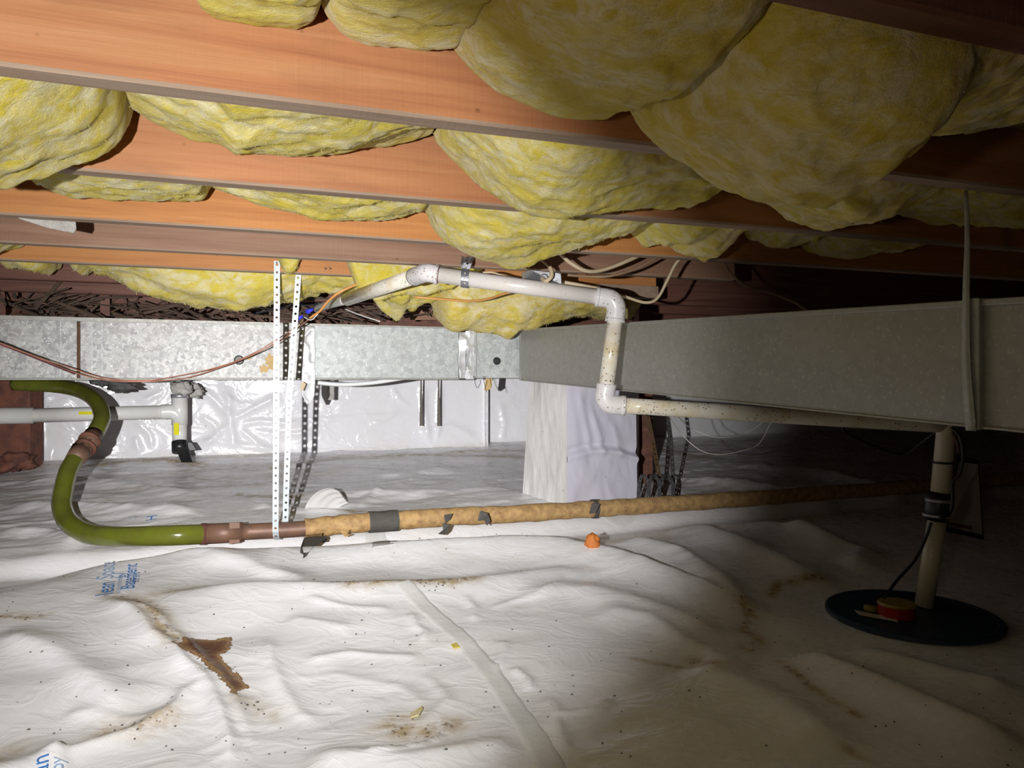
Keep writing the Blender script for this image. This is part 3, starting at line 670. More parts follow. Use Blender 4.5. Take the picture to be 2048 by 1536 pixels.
# top flange, taller toward the left
a0, a1 = SPH(-3.2, DP+.004, .203), SPH(s_at(905), DP+.004, .203)
pv = [SPH(-3.2, DP-.010, .182), SPH(s_at(915), DP-.010, .199), SPH(s_at(915), DP-.010, .203), SPH(-3.2, DP-.010, .213)]
box_pts('top_flange', pv+[v+Vector((N[0]*.012, N[1]*.012, 0)) for v in pv], M['galv_right'], duct)
box_sph('edge_bead', -3.2, s918, DP-.005, DP+.004, -.009, -.002, M['galv_right'], duct, .002)
def crumpled(name, s0, s1, h0, h1, mat, seed, amp=.006, taper=0.0, p=DP-.004):
    ss = np.linspace(s0, s1, 26); hh = np.linspace(h0, h1, 70); S, H = np.meshgrid(ss, hh, indexing='ij')
    t = (H-h0)/(h1-h0); mid = (s0+s1)/2
    wsh = 1-taper*np.clip((.12-t)/.12, 0, 1)+.08*vnoise(S*0+seed, H*22, 1.1, seed)
    S2 = mid+(S-mid)*wsh
    d = amp*(.5-np.abs(fbm(S*16, H*14, seed, 2, seed)))+.002
    P = np.stack([S2*A[0]+(p-d)*N[0], S2*A[1]+(p-d)*N[1], CAMZ+H], -1); o = grid_mesh(name, P, mat, duct)
    m = o.modifiers.new('t', 'SOLIDIFY'); m.thickness = .001; return o
crumpled('silver_tape', s_at(603), s_at(630), -.102, .195, M['foil'], 3, .008, .7)
crumpled('foil_tape', s_at(917), s_at(931), -.004, .185, M['foil'], 4, .012, p=DP-.006)
crumpled('foil_tape', s_at(931), s_at(948), -.008, .195, M['foil'], 8, .014, p=DP-.006)
box_sph('seam', s_at(951), s_at(953), DP-.007, DP, -.003, .195, M['galv_right'], duct)
def disc(name, c, r, mat, parent, p=DP, ax=None, t=.006, seg=24, rim=True):
    ax = ax or Vector((-N[0], -N[1], 0)); u = ax.cross(Vector((0, 0, 1))).normalized(); v = u.cross(ax)
    ring = lambda rr, d: [c+ax*d+(u*math.cos(2*math.pi*k/seg)+v*math.sin(2*math.pi*k/seg))*rr for k in range(seg)]
    V = ring(r, 0)+ring(r, t)+ring(r*.8, t*1.3)+ring(r*.75, t*.6)
    Fc = [(k+i*seg, (k+1) % seg+i*seg, (k+1) % seg+(i+1)*seg, k+(i+1)*seg) for i in range(3) for k in range(seg)]+[tuple(range(3*seg, 4*seg))]
    return mesh_obj(name, V, Fc, mat, parent)
disc('hole_grommet', Wp(993, 722, DP-.005), .0155, M['black'], duct)
disc('plug', Wp(478, 720, DP-.001), .0175, M['dark_strap'], duct)
# yellow glue stain patches on the duct
for (cx_, cy_, w_, h_, sd) in ((540, 722, .022, .030, 3), (527, 738, .018, .014, 5), (498, 715, .008, .008, 6)):
    c = Wp(cx_, cy_, DP-.0025); pts = []
    for k in range(16):
        a = 2*math.pi*k/16; r_ = 1+.45*random.uniform(-1, 1); pts.append(c+Vector((A[0], A[1], 0))*math.cos(a)*w_*r_+Vector((0, 0, 1))*math.sin(a)*h_*r_)
    slab('glue_patch', pts, .001, M['dark_tan'], duct, nrm=Vector((N[0], N[1], 0)))
# right run, sloping down and toward the viewer
R0 = Vector((W(1042, 0, 3.05).x, 3.05, 0)); R1 = Vector((W(1950, 0, 1.184).x, 1.184, 0)); rd = (R1-R0); rl = rd.length; rd.normalize()
rn = Vector((-rd.y, rd.x, 0));
if rn.y < 0: rn = -rn
def RR(t, h, off=0.0):      # t metres along the run, h 0..1 up the face, off behind it
    b0, b1 = W(1042, 760, 3.05).z, W(1950, 853, 1.184).z; t0, t1 = W(1042, 659, 3.05).z, W(1950, 602, 1.184).z; f = t/rl
    zb = b0+(b1-b0)*f; zt = t0+(t1-t0)*f; v = R0+rd*t+rn*off; return Vector((v.x, v.y, zb+(zt-zb)*h))
def run_box(nm, t0, t1, h0, h1, o0, o1, mat, bev=.0):
    return box_pts(nm, [RR(t0, h0, o0), RR(t1, h0, o0), RR(t1, h0, o1), RR(t0, h0, o1), RR(t0, h1, o0), RR(t1, h1, o0), RR(t1, h1, o1), RR(t0, h1, o1)], mat, duct, bev)
def run_face(t0, t1, seed):
    tt = np.linspace(t0, t1, 60); hh = np.linspace(0, 1, 14); P = []
    for t in tt:
        P.append([list(RR(t, h, -.003*math.sin(math.pi*h)*(1+math.sin(t*7+seed))-.0015)) for h in hh])
    return grid_mesh('face_sheet', np.array(P), M['galv_right'], duct)
o = run_box('duct_section', -.01, rl+.005, 0, 1, 0, .26, M['galv_right'], .003); run_face(0.01, rl-.01, 1)
o = run_box('duct_section', rl+.012, rl+.9, -.01, 1.01, 0, .26, M['galv_right'], .003)
run_box('seam', rl-.006, rl+.016, -.02, 1.02, -.012, .26, M['galv_right'], .002)
run_box('seam', -.004, .004, 0, 1, -.006, .02, M['galv_right'])
run_box('edge_bead', 0, rl+.9, .955, 1.01, -.006, .0, M['galv_right'], .002)
run_box('edge_bead', 0, rl+.9, -.01, .012, -.005, .0, M['galv_right'], .002)
for k in range(5):
    c = RR(.05+.01*(k % 2), .12+.09*k+(.3 if k > 2 else 0), -.0015); r_ = .006+.006*random.random()
    slab('glue_patch', [c+rd*math.cos(a)*r_*random.uniform(.6, 1.3)+Vector((0, 0, 1))*math.sin(a)*r_*2*random.uniform(.6, 1.3) for a in np.linspace(0, 2*math.pi, 10, endpoint=False)], .001, M['dark_tan'], duct, nrm=-rn)
# sheet metal strap that holds the right run
st = thing('duct_strap', RR(rl, 0, -.02), 'flat grey strap hanging from the joists round the duct at far right', 'strap')
tp = W(1930, 385, 1.26); tp.z = CAMZ+.318
C = [tp, W(1933, 480, 1.21), RR(rl-.006, 1.04, -.014), RR(rl-.004, .5, -.016), RR(rl+.004, -.03, -.016)]
P = []
for c, wd in zip(catmull(C, 6), np.linspace(.004, .016, 25)):
    P.append([list(c-rd*wd*.5), list(c+rd*wd*.5+Vector((0, -.003, 0)))])
o = grid_mesh('strap_band', np.array(P), M['galv_right'], st); o.modifiers.new('t', 'SOLIDIFY').thickness = .0015

# ------------------------------------------------------------------ white discharge pipe with elbows
dp = thing('discharge_pipe', W(1232, 812, 2.07), 'white plastic pipe stepping down over the duct with four elbows', 'pipe')
R_ = .0222
a0 = W(694, 599, 2.52); a1 = W(838, 550, 2.13); a2 = W(872, 549, 2.09); a3 = W(1196, 594, 2.07); a4 = W(1230, 640, 2.07); a5 = W(1213, 772, 2.07); a6 = W(1246, 811, 2.07)
a7 = W(1560, 831, 2.07); a8 = W(1885, 850, 2.08)
tube('pipe', [a0, a1], R_, M['pvc_dirty'], dp, 20, False)
tube('elbow', [a1-(a1-a0).normalized()*.03, W(852, 546, 2.09), a2+Vector((.004, 0, 0))], R_*1.18, M['pvc_fit'], dp, 20, per=8)
tube('pipe', [a2, a3], R_, M['pvc'], dp, 20, False)
tube('elbow', [a3, W(1222, 599, 2.07), W(1232, 615, 2.07), a4], R_*1.22, M['pvc_fit'], dp, 22, per=8)
tube('pipe', [a4, a5], R_*.98, M['pvc_dirty'], dp, 20, False)
tube('elbow', [a5, W(1210, 795, 2.07), W(1220, 808, 2.07), a6], R_*1.22, M['pvc_fit'], dp, 22, per=8)
tube('pipe', [a6, a7, a8], R_, M['pvc_dirty'], dp, 20, True)
for c, d in ((a2, a3-a2), (a3, a2-a3), (a4, a5-a4), (a5, a4-a5), (a6, a7-a6)):
    d = d.normalized(); tube('socket_rim', [c-d*.004, c+d*.006], R_*1.27, M['pvc_fit'], dp, 22, False)
d = (a3-a2).normalized(); tube('primer_ring', [a2+d*.0065, a2+d*.0095], R_*1.06, M['darkred'], dp, 22, False)
ch = thing('pipe_hanger', W(935, 550, 2.08), 'short grey perforated strap clamping the white pipe to the brown joist', 'strap')
hc = a2.lerp(a3, .185); pts = []
for k in range(11):
    an = math.radians(-60+30*k)      # loop around the pipe
    pts.append(hc+Vector((0, -math.cos(an), -math.sin(an)))*(R_+.003))
fr = [hc+Vector((.010, .09, .075)), hc+Vector((.006, .0, .045))]+[hc+Vector((-.003*k/8, -math.sin(math.pi*k/8)*(R_+.003), math.cos(math.pi*k/8)*(R_+.003))) for k in range(9)]
perf_strap('strap_band', fr, d, .022, M['hanger_metal'], ch, .014, .0035)
fr2 = [hc+Vector((-.008, .09, .075)), hc+Vector((-.006, .03, .045)), hc+Vector((0, .026, 0)), hc+Vector((0, .012, -.024))]
perf_strap('strap_band', fr2, d, .020, M['hanger_metal'], ch, .014, .0035)

# ------------------------------------------------------------------ drain line near the ground
PPp = 2.53
def pipe_pt(px, py): return Wp(px, py, PPp)
dl = thing('drain_pipe', pipe_pt(900, 1060), 'old drain line along the ground in torn tan paper wrap', 'pipe')
centre = [(410, 1068), (485, 1064), (610, 1057), (740, 1044), (900, 1034), (1060, 1026), (1200, 1017), (1400, 1004), (1600, 990), (1900, 968), (2200, 945)]
Cw = [pipe_pt(*q) for q in centre]
o = tube('coupling', [Cw[0], Cw[1]], .032, M['copper_rust'], dl, 20, False); o['label'] = 'rusty coupling'
tube('collar', [pipe_pt(401, 1068), pipe_pt(413, 1068)], .034, M['rust'], dl, 20, False)
box_pts('clamp_lug', [pipe_pt(x, y)+Vector((0, -.028+dy, 0)) for dy in (0, .006) for x, y in ((465, 1042), (486, 1042), (486, 1082), (465, 1085))], M['copper_rust'], dl, .001)
o = tube('pipe', Cw[1:4], .026, M['copper_rust'], dl, 20); o['label'] = 'bare brown copper length'
wrap = Cw[2:]
def rough_tube(name, pts, r, mat, parent, seed, amp=.08, seg=26, per=40, a0=0, a1=2*math.pi, ragged=0.0):
    C_ = catmull(pts, per); n = len(C_); cl = abs(a1-a0-2*math.pi) < 1e-3; P = []
    for i in range(n):
        t = (C_[min(i+1, n-1)]-C_[max(i-1, 0)]).normalized(); u = t.cross(Vector((0, 0, 1))).normalized(); v = u.cross(t); row = []
        for k in range(seg):
            f = k/seg if cl else k/(seg-1); e = 0
            if ragged and not cl: e = ragged*float(vnoise(i*.35+seed, k/seg*0+(0 if f < .5 else 7), 0, seed))*(1 if f in (0, 1) else 0)
            an = a0+(a1-a0)*f+e; q = r*(1+amp*float(vnoise(i*.22, an*1.2, seed, seed)))
            row.append(list(C_[i]+(u*math.cos(an)+v*math.sin(an))*q))
        P.append(row)
    return grid_mesh(name, np.array(P), mat, parent, closed_v=cl)
o = rough_tube('paper_wrap', wrap, .0315, M['paper'], dl, 3); o['label'] = 'torn tan paper wrap'
def band(px0, px1, seed, mat='tar', r=.0335):
    f = lambda x: pipe_pt(x, float(np.interp(x, [a for a, _ in centre], [b for _, b in centre])))
    return rough_tube('tar_patch', [f(px0), f((px0+px1)/2), f(px1)], r, M[mat], dl, seed, .03, 20, 5)
band(737, 795, 4, r=.036); band(1183, 1192, 5, r=.036)
FLAPG = [False]
def flap(pxs, Y, mat, parent, name='torn_flap', t=.002, curl=.01):
    P = [(on_ground(x, y, .006) if y > 1084 else W(x, y, Y-curl*math.sin(i*1.7))) for i, (x, y) in enumerate(pxs)]
    return slab(name, P, t, M[mat], parent, nrm=Vector((0, 1, 0)))
flap([(608, 1075), (650, 1072), (640, 1078), (655, 1076), (652, 1084), (634, 1090), (626, 1098), (618, 1108), (612, 1118), (606, 1122), (607, 1114), (600, 1110), (602, 1096), (609, 1088)], 2.40, 'tar', dl)
flap([(612, 1070), (645, 1066), (640, 1084), (628, 1092), (616, 1086)], 2.395, 'paper', dl)
flap([(885, 1046), (900, 1050), (897, 1062), (890, 1070), (876, 1068), (886, 1060)], 2.52, 'tar', dl)
flap([(888, 1030), (905, 1027), (901, 1038), (890, 1048)], 2.545, 'tar', dl)
flap([(960, 1022), (975, 1026), (981, 1042), (974, 1052), (968, 1040), (955, 1042)], 2.565, 'tar', dl)
flap([(1184, 1006), (1200, 1008), (1192, 1026), (1178, 1028)], 2.74, 'tar', dl)
flap([(680, 1062), (700, 1060), (695, 1068), (705, 1069), (690, 1074)], 2.43, 'paper', dl)

# green hose
hs = thing('drain_hose', W(130, 1000, 2.7), 'shiny olive green hose bending in a hook at left', 'hose')
G1 = [W(30, 768, 3.42), W(110, 772, 3.38), W(160, 782, 3.25), W(192, 803, 3.1), W(204, 832, 2.98), W(196, 856, 2.9), W(184, 874, 2.85)]
G2 = [W(150, 918, 2.72), W(136, 945, 2.65), W(126, 985, 2.56), W(124, 1015, 2.5), (W(138, 1045, 2.43)), W(172, 1066, 2.36), W(225, 1073, 2.31), W(300, 1072, 2.28), W(360, 1070, 2.29), pipe_pt(408, 1068)]
tube('hose_tube', G1, [.031, .031, .031, .031, .032], M['hose'], hs, 24, per=12)
tube('hose_tube', G2, [.031]*10, M['hose'], hs, 24, per=12)
o = tube('union_fitting', [W(188, 868, 2.86), W(172, 893, 2.79)], [.033, .034], M['copper_rust'], hs, 20, False)
o = tube('union_fitting', [W(174, 888, 2.80), W(162, 902, 2.76)], [.034, .038], M['copper_rust'], hs, 8, False, sm=False)
o = tube('union_fitting', [W(163, 900, 2.765), W(148, 922, 2.71)], [.036, .032], M['copper_rust'], hs, 20, False)
for q in ((180, 880, 2.82), (171, 894, 2.785)):
    c = W(*q); d_ = (W(150, 920, 2.72)-W(188, 868, 2.86)).normalized(); tube('clamp_ring', [c, c+d_*.008], .040, M['rust'], hs, 20, False)

# perforated straps hanging the drain line
hang = thing('strap_loop', pipe_pt(557, 1068), 'pale perforated steel strap looped under the drain line from the joist', 'strap')
ppc = pipe_pt(557, 1060); wA = Vector((A[0], A[1], 0))
topA = Wp(554, 522, 2.496); topB = Wp(597, 548, 2.545)
low = [ppc+Vector((0, -math.cos(a), -math.sin(a)))*.030 for a in np.linspace(0, math.pi, 7)]
perf_strap('front_leg', [topA, ppc+Vector((0, -.031, 0))], wA, .0185, M['galv_strap'], hang, .024, .0042)
perf_strap('loop_turn', low, wA, .0185, M['galv_strap'], hang, .024, .0042)
perf_strap('rear_leg', [topB, Wp(578, 800, 2.55), ppc+Vector((.012, .031, 0))], wA, .0185, M['galv_strap'], hang, .024, .0042)
tube('nail', [topA+Vector((0, -.004, -.006)), topA+Vector((0, .02, -.006))], .003, M['hanger_metal'], hang, 8, False)

# tin bracket on the brown joist
br = thing('tin_bracket', Wp(100, 450, 2.05), 'pointed grey tin bracket under the brown joist at upper left', 'bracket')
fz = [W(20, 425, 1.46), W(108, 425, 1.51), W(150, 434, 1.535), W(152, 458, 1.535), W(147, 466, 1.53), W(96, 456, 1.50), (W(40, 438, 1.47))]
slab('plate', fz, .0015, M['mortar'], br, nrm=Vector((0, 1, 0)))
slab('fold', [fz[1], fz[2], fz[2]+Vector((0, .02, .004)), fz[1]+Vector((0, .02, .004))], .0015, M['mortar'], br)

# ------------------------------------------------------------------ wires
def cable(name, pts, r, mat, label, cat='cable', per=8, seg=8):
    P = [W(*q) for q in pts]; t = thing(name, P[len(P)//2], label, cat)
    o = tube('sheath', P, r, M[mat], t, seg, per=per); return t
cw = thing('thermostat_wire', W(330, 757, 2.5), 'thin twisted copper coloured wire pair sagging across the duct face', 'wire')
L1 = [(-60, 672, 2.2), (0, 690, 2.25), (70, 714, 2.32), (140, 742, 2.4), (210, 760, 2.48), (290, 763, 2.55), (370, 756, 2.58), (440, 735, 2.6), (500, 712, 2.6), (560, 682, 2.6), (600, 652, 2.55), (622, 636, 2.5)]
tube('strand', [W(*q) for q in L1], .0022, M['darkred'] if 0 else M['copper'], cw, 6)
tube('strand', [W(x, y-4+3*math.sin(x*.03), z-.01) for x, y, z in L1[:-1]]+[W(606, 640, 2.5)], .002, M['copper'], cw, 6)
o = tube('strand', [W(-60, 668, 2.19), W(0, 688, 2.24), W(80, 720, 2.33), W(150, 748, 2.41)], .0028, M['darkred'], cw, 6); o['label'] = 'dark red strand'
o = tube('strand', [W(620, 636, 2.48), W(640, 622, 2.46), W(655, 604, 2.44), W(680, 584, 2.42), (W(722, 565, 2.44))], .0042, M['orangewire'], cw, 8); o['label'] = 'orange cable end'
for q in ((600, 636, 2.49), (620, 622, 2.46)):
    o = tube('wire_nut', [W(*q)-Vector((.012, 0, .004)), W(*q)+Vector((.010, 0, .006))], [.009, .005], M['nut_blue'], cw, 10, False); o['label'] = 'blue wire nut'
o = tube('strand', [W(608, 634, 2.47), W(622, 640, 2.46), W(636, 628, 2.46)], .0016, M['white_wire'], cw, 6)
# cream house cables round the junction box
cable('house_cable', [(1118, 505, 2.0), (1140, 525, 2.02), (1170, 541, 2.03), (1200, 541, 2.05), (1240, 528, 2.07), (1290, 505, 2.1)], .0055, 'romex', 'cream cable drooping in a loop above the pipe elbow')
cable('house_cable', [(1135, 550, 2.07), (1180, 553, 2.08), (1220, 552, 2.08), (1270, 538, 2.1), (1320, 512, 2.12)], .004, 'romex_dark', 'brown cable strung just under the cream loop')
cable('house_cable', [(1200, 585, 2.25), (1245, 592, 2.2), (1290, 605, 2.15), (1315, 596, 2.12), (1335, 560, 2.1), (1350, 530, 2.08), (1368, 508, 2.06)], .0045, 'romex', 'cream cable curving right of the upper elbow')
cable('house_cable', [(1445, 520, 2.1), (1460, 545, 2.15), (1490, 570, 2.2), (1540, 585, 2.3), (1590, 605, 2.4), (1620, 625, 2.5)], .0045, 'romex_dark', 'dim brown cable drooping above the right duct')
cable('house_cable', [(1085, 520, 2.10), (1100, 535, 2.08), (1103, 552, 2.07), (1092, 562, 2.07), (1084, 556, 2.09)], .006, 'romex', 'cream cable curling into the grey junction box')
cable('house_cable', [(965, 545, 2.2), (985, 545, 2.2), (1010, 552, 2.22), (1042, 558, 2.2)], .003, 'romex', 'thin cream wire from the left into the junction box')
cable('house_cable', [(1125, 564, 2.2), (1180, 574, 2.2), (1225, 583, 2.22)], .006, 'romex', 'cream cable leaving the junction box behind the pipe')
cable('house_cable', [(830, 594, 2.6), (880, 598, 2.6), (940, 602, 2.55), (975, 598, 2.5), (1000, 590, 2.45), (1030, 582, 2.4)], .004, 'orangewire', 'thin orange cable over the drooping batt below the pipe')
cable('white_tube', [(622, 764, 2.95), (680, 769, 2.97), (740, 766, 3.0), (800, 757, 3.03), (845, 748, 3.06)], .009, 'white_tube', 'thick white tube sagging just under the duct', 'tube')
cable('thin_wire', [(1332, 822, 2.1), (1360, 865, 2.3), (1400, 900, 2.3), (1440, 909, 2.3), (1490, 900, 2.3), (1520, 885, 2.3), (1545, 838, 2.15)], .0013, 'white_wire', 'thin white wire, the lower hanging loop under the right duct', 'wire')
cable('thin_wire', [(1345, 822, 2.1), (1380, 855, 2.35), (1420, 872, 2.35), (1460, 874, 2.35), (1500, 862, 2.35), (1535, 838, 2.15)], .0013, 'white_wire', 'thin white wire, the upper shallower loop under the right duct', 'wire')
cable('power_cord', [(1686, 838, 2.3), (1690, 862, 2.32), (1730, 885, 2.35), (1785, 906, 2.35), (1815, 908, 2.33), (1845, 885, 2.2), (1885, 855, 2.1)], .0045, 'black', 'black cord drooping between duct and sump pipe', 'cord')
cable('hook_wire', [(947, 752, 2.95), (951, 768, 2.95), (955, 776, 2.95), (960, 768, 2.95), (961, 760, 2.95)], .0012, 'dark_strap', 'tiny bent dark wire hook below the foil taped duct joint', 'wire', 4, 5)
cable('hook_wire', [(966, 752, 2.95), (969, 768, 2.95), (973, 784, 2.95)], .0012, 'dark_strap', 'tiny straight dark wire beside the bent hook', 'wire', 4, 5)
for px, lb in ((842, 'narrow dark strip hanging before the back wall, left of two'), (877, 'narrow dark strip built as the shadow of the left one, right of two')):
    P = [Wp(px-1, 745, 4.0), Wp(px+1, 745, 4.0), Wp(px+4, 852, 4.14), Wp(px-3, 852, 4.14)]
    o = slab('strip_and_shadow', P, .003, M['strip_grey'], nrm=Vector((0, 1, 0))); tag(o, lb, 'strip')  # the right one is modelled shade: the left strip's shadow on the wall
o = slab('cardboard_tag', [Wp(972, 752, 3.2), Wp(985, 752, 3.2), Wp(983, 776, 3.2), Wp(974, 782, 3.2), Wp(968, 780, 3.2)], .003, M['dark_tan'], nrm=Vector((0, 1, 0))); tag(o, 'tan cardboard tag poking out below the speckled duct collar', 'tag')
o = slab('paper_scrap', [W(604, 762, 2.72), W(612, 768, 2.72), (W(606, 782, 2.72)), W(600, 778, 2.72)], .002, M['romex'], nrm=Vector((0, 1, 0))); tag(o, 'small cream paper scrap by the silver tape end', 'scrap')
o = slab('shadow_slab', [Wp(652, 748, 3.9), Wp(668, 748, 3.9), Wp(668, 800, 3.95), (Wp(656, 800, 3.95))], .012, M['mortar'], nrm=Vector((0, 1, 0))); tag(o, 'short grey slab built in place of a shadow below the duct right of the silver tape', 'bracket')  # solid slab standing in for a dark cast shadow under the duct

# junction box
jb = thing('junction_box', W(1085, 555, 2.15), 'small grey metal junction box behind the white pipe', 'box')
q = [W(1043, 546, 2.2), W(1060, 540, 2.12), W(1122, 546, 2.10), W(1124, 570, 2.10), W(1060, 565, 2.12), W(1048, 560, 2.2)]
slab('housing', q, .05, M['box_metal'], jb, .002, nrm=Vector((0, 1, 0)))
disc('knockout', W(1088, 556, 2.098), .012, M['hanger_metal'], jb, ax=Vector((0, -1, 0)), t=.003)
for x in (1066, 1112): disc('cover_screw', W(x, 563, 2.10), .003, M['hanger_metal'], jb, ax=Vector((0, -1, 0)), t=.002, seg=10)
o = box_sph('wood_block', to_sp(Wp(1195, 560, 2.46))[0], to_sp(Wp(1312, 560, 2.46))[0], 2.44, 2.497, .30, .345, M['underside'], bev=.002); tag(o, 'short pale wood block behind the cables above the elbow', 'block')

# ------------------------------------------------------------------ wrapped pier
pier = thing('wrapped_pier', W(1165, 1000, 3.05), 'square pier wrapped in white liner behind the drain line', 'pier')
def pier_face(name, q00, q10, q01, q11, mat, seed, flare=0.0, amp=.012):
    n, m = 60, 110; P = np.zeros((n, m, 3)); q00, q10, q01, q11 = [np.array(v) for v in (q00, q10, q01, q11)]
    u = np.linspace(0, 1, n)[:, None, None]; v = np.linspace(0, 1, m)[None, :, None]
    P = (1-v)*((1-u)*q00+u*q10)+v*((1-u)*q01+u*q11)
    nr = np.cross(q10-q00, q01-q00); nr /= np.linalg.norm(nr); nr = nr if nr[1] < 0 else -nr
    U = u[..., 0]+0*v[..., 0]; V = v[..., 0]+0*u[..., 0]
    edge = np.clip(np.minimum(U, 1-U)*8, 0, 1)
    d = amp*(fbm(U*2.2, V*2.2, seed, 3, seed)+.6*(.5-np.abs(fbm(U*4+V*1.5, V*2, seed+1, 3, seed+4))))*edge
    d = d*.5
    if seed == 2:       # sagging crease two thirds down
        yc = .36+.06*np.sin(U*3.2); d = d+.016*np.exp(-((V-yc)/.03)**2)*(.4+.6*U)-.010*np.exp(-((V-yc-.05)/.03)**2)
        for x0, x1, y0, y1 in ((.15, .32, .95, .45), (.32, .5, .8, .42), (.62, .75, .7, .4)):
            dd, t, _ = poly_dist(U, V*1.5, [(x0, y0*1.5), (x1, y1*1.5)]); d = d+.006*np.exp(-(dd/.05)**2)*sstep(0, .4, t)
    P = P+nr*d[..., None]
    o = grid_mesh(name, P, mat, pier, attrs={'dirt': 0*U, 'stain': 0*U}); return o
ml, mm_, mr = (1056, 3.25), (1133, 2.95), (1273, 3.09)
bl, bm, brr = W(1044, 1006, 3.22), W(1134, 1010, 2.93), W(1275, 1005, 3.07)
tl, tm, tr = W(1060, 752, 3.25), W(1133, 752, 2.95), W(1271, 760, 3.09)
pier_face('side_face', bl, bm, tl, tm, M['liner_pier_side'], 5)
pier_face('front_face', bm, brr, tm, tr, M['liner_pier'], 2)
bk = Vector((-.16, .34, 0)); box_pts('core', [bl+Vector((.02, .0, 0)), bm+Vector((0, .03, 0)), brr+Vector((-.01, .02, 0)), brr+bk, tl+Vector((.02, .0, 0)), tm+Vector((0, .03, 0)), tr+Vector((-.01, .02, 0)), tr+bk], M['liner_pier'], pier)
# dark post and rusty straps beyond the pier
o = box_pts('wood_post', [Vector((W(1278, 0, 3.5).x+dx, 3.5+dy, z)) for z in (.14, CAMZ+.33) for dx, dy in ((0, 0), (.07, .02), (.06, .1), (-.01, .08))], M['dark_wood'], bev=.003); tag(o, 'dark wooden post just right of the wrapped pier', 'post')
rs = thing('rusty_strap', W(1320, 900, 3.2), 'rusty brown perforated strap hanging beyond the wrapped pier', 'strap')
perf_strap('strap_band', [W(1293, 820, 3.2), W(1305, 880, 3.2), W(1318, 950, 3.15), W(1322, 985, 3.1)], (1, .3, 0), .020, M['rusty_strap'], rs, .022, .004)
ds = thing('dark_strap', W(1340, 900, 3.2), 'dark perforated strap hanging right of the rusty one', 'strap')
perf_strap('strap_band', [W(1335, 825, 3.2), W(1342, 880, 3.2), W(1346, 950, 3.15), W(1346, 1000, 3.08)], (1, .3, 0), .018, M['dark_strap'], ds, .022, .004)
cs = thing('strap_coil', W(1310, 990, 3.05), 'coiled end of perforated strap lying by the wrapped pier', 'strap')
for k, (x0, x1) in enumerate(((1276, 1296), (1296, 1318), (1318, 1345))):
    pts = [W(x0, 1012-k*3, 2.92), W(x0+2, 970, 2.95), W((x0+x1)/2, 948, 3.0), W(x1, 965, 3.0), W(x1+2, 992, 2.97)]
    perf_strap('strap_band', catmull(pts, 6), (.6, -.8, 0), .018, M['dark_strap'], cs, .02, .0035)

# ------------------------------------------------------------------ left side: post, plastic tee, lump
o = box_pts('rusted_post', [W(-120, y, 3.45)+Vector((0, d, 0)) for d in (0,) for y in ()] or
    [Vector((x, y, z)) for z in (W(0, 930, 3.45).z-.03, CAMZ+.33) for x, y in ((W(-90, 0, 3.45).x, 3.45), (W(46, 0, 3.45).x, 3.50), (W(44, 0, 3.45).x-.01, 3.62), (W(-90, 0, 3.45).x, 3.62))], M['rust'], bev=.006); tag(o, 'dark rust-red post at the left edge behind the white pipe', 'post')
o = lump('rusty_rubble', W(25, 925, 3.40), (.09, .06, .04), M['rust'], None, 4, .5, 4); tag(o, 'crumbling rusty rubble at the foot of the red post', 'rubble')
vp = thing('vent_tee_pipe', Wp(300, 825, 3.9), 'white plastic pipe with a tee near the back wall at left', 'pipe')
rr_ = .0325
y0 = lambda x: 833-.022*x
tube('pipe', [Wp(60, 831, 3.9), Wp(335, 824, 3.9)], rr_, M['pvc_grey'], vp, 20, False)
o = tube('pipe', [Wp(-160, 834, 3.82), Wp(66, 831, 3.88)], rr_*1.12, M['pvc_grey'], vp, 20, False); o['label'] = 'wider pipe end at the left edge'
tube('tee', [Wp(322, 824, 3.9), Wp(345, 824, 3.9), Wp(358, 833, 3.9), Wp(359, 846, 3.9)], rr_*1.1, M['pvc_grey'], vp, 20)
tube('tee', [Wp(359, 792, 3.9), Wp(359, 850, 3.9)], rr_*1.12, M['pvc_grey'], vp, 20, False)
tube('pipe', [Wp(359, 846, 3.9), Wp(359, 888, 3.9)], rr_, M['pvc_grey'], vp, 20, False)
o = tube('clamp_ring', [Wp(359, 788, 3.9), Wp(359, 796, 3.9)], rr_*1.2, M['box_metal'], vp, 20, False); o['label'] = 'shiny metal clamp ring'
o = lump('foam_cap', Wp(363, 775, 3.9), (.045, .04, .04), M['mortar'], vp, 9, .4, 4); o['label'] = 'crumbly grey foam cap'
lump('foam_cap', Wp(388, 782, 4.05), (.04, .03, .035), M['mortar'], vp, 12, .5, 5)
c = Wp(360, 857, 3.9); slab('yellow_label', [c+Vector((x, -rr_*1.14, z)) for x, z in ((-.012, -.028), (.012, -.028), (.012, .028), (-.012, .028))], .002, M['yellow_label'], vp, nrm=Vector((0, -1, 0)))
c = Wp(172, 826, 3.86); slab('yellow_label', [c+Vector((x, -rr_*.1, z)) for x, z in ((-.03, -.007), (.03, -.007), (.03, .007), (-.03, .007))], .002, M['yellow_label'], vp, nrm=Vector((0, -1, 0)))
bt = thing('pipe_boot', Wp(362, 905, 3.9), 'black rubber boot and strap under the white tee pipe', 'boot')
tube('sleeve', [Wp(359, 884, 3.9), Wp(360, 904, 3.88)], [.037, .036], M['black'], bt, 18, False)
slab('tail', [Wp(350, 895, 3.84), Wp(374, 895, 3.84), Wp(384, 925, 3.76), Wp(362, 925, 3.76)], .012, M['black'], bt, .003, nrm=Vector((0, 1, 0)))
slab('fin', [Wp(372, 884, 3.9), Wp(384, 885, 3.9), Wp(394, 900, 3.9), Wp(375, 902, 3.9)], .01, M['black'], bt, .002, nrm=Vector((0, 1, 0)))
gl = thing('hanging_lump', W(235, 768, 3.3), 'dark grey lumpy rag hanging under the duct at left', 'rag')
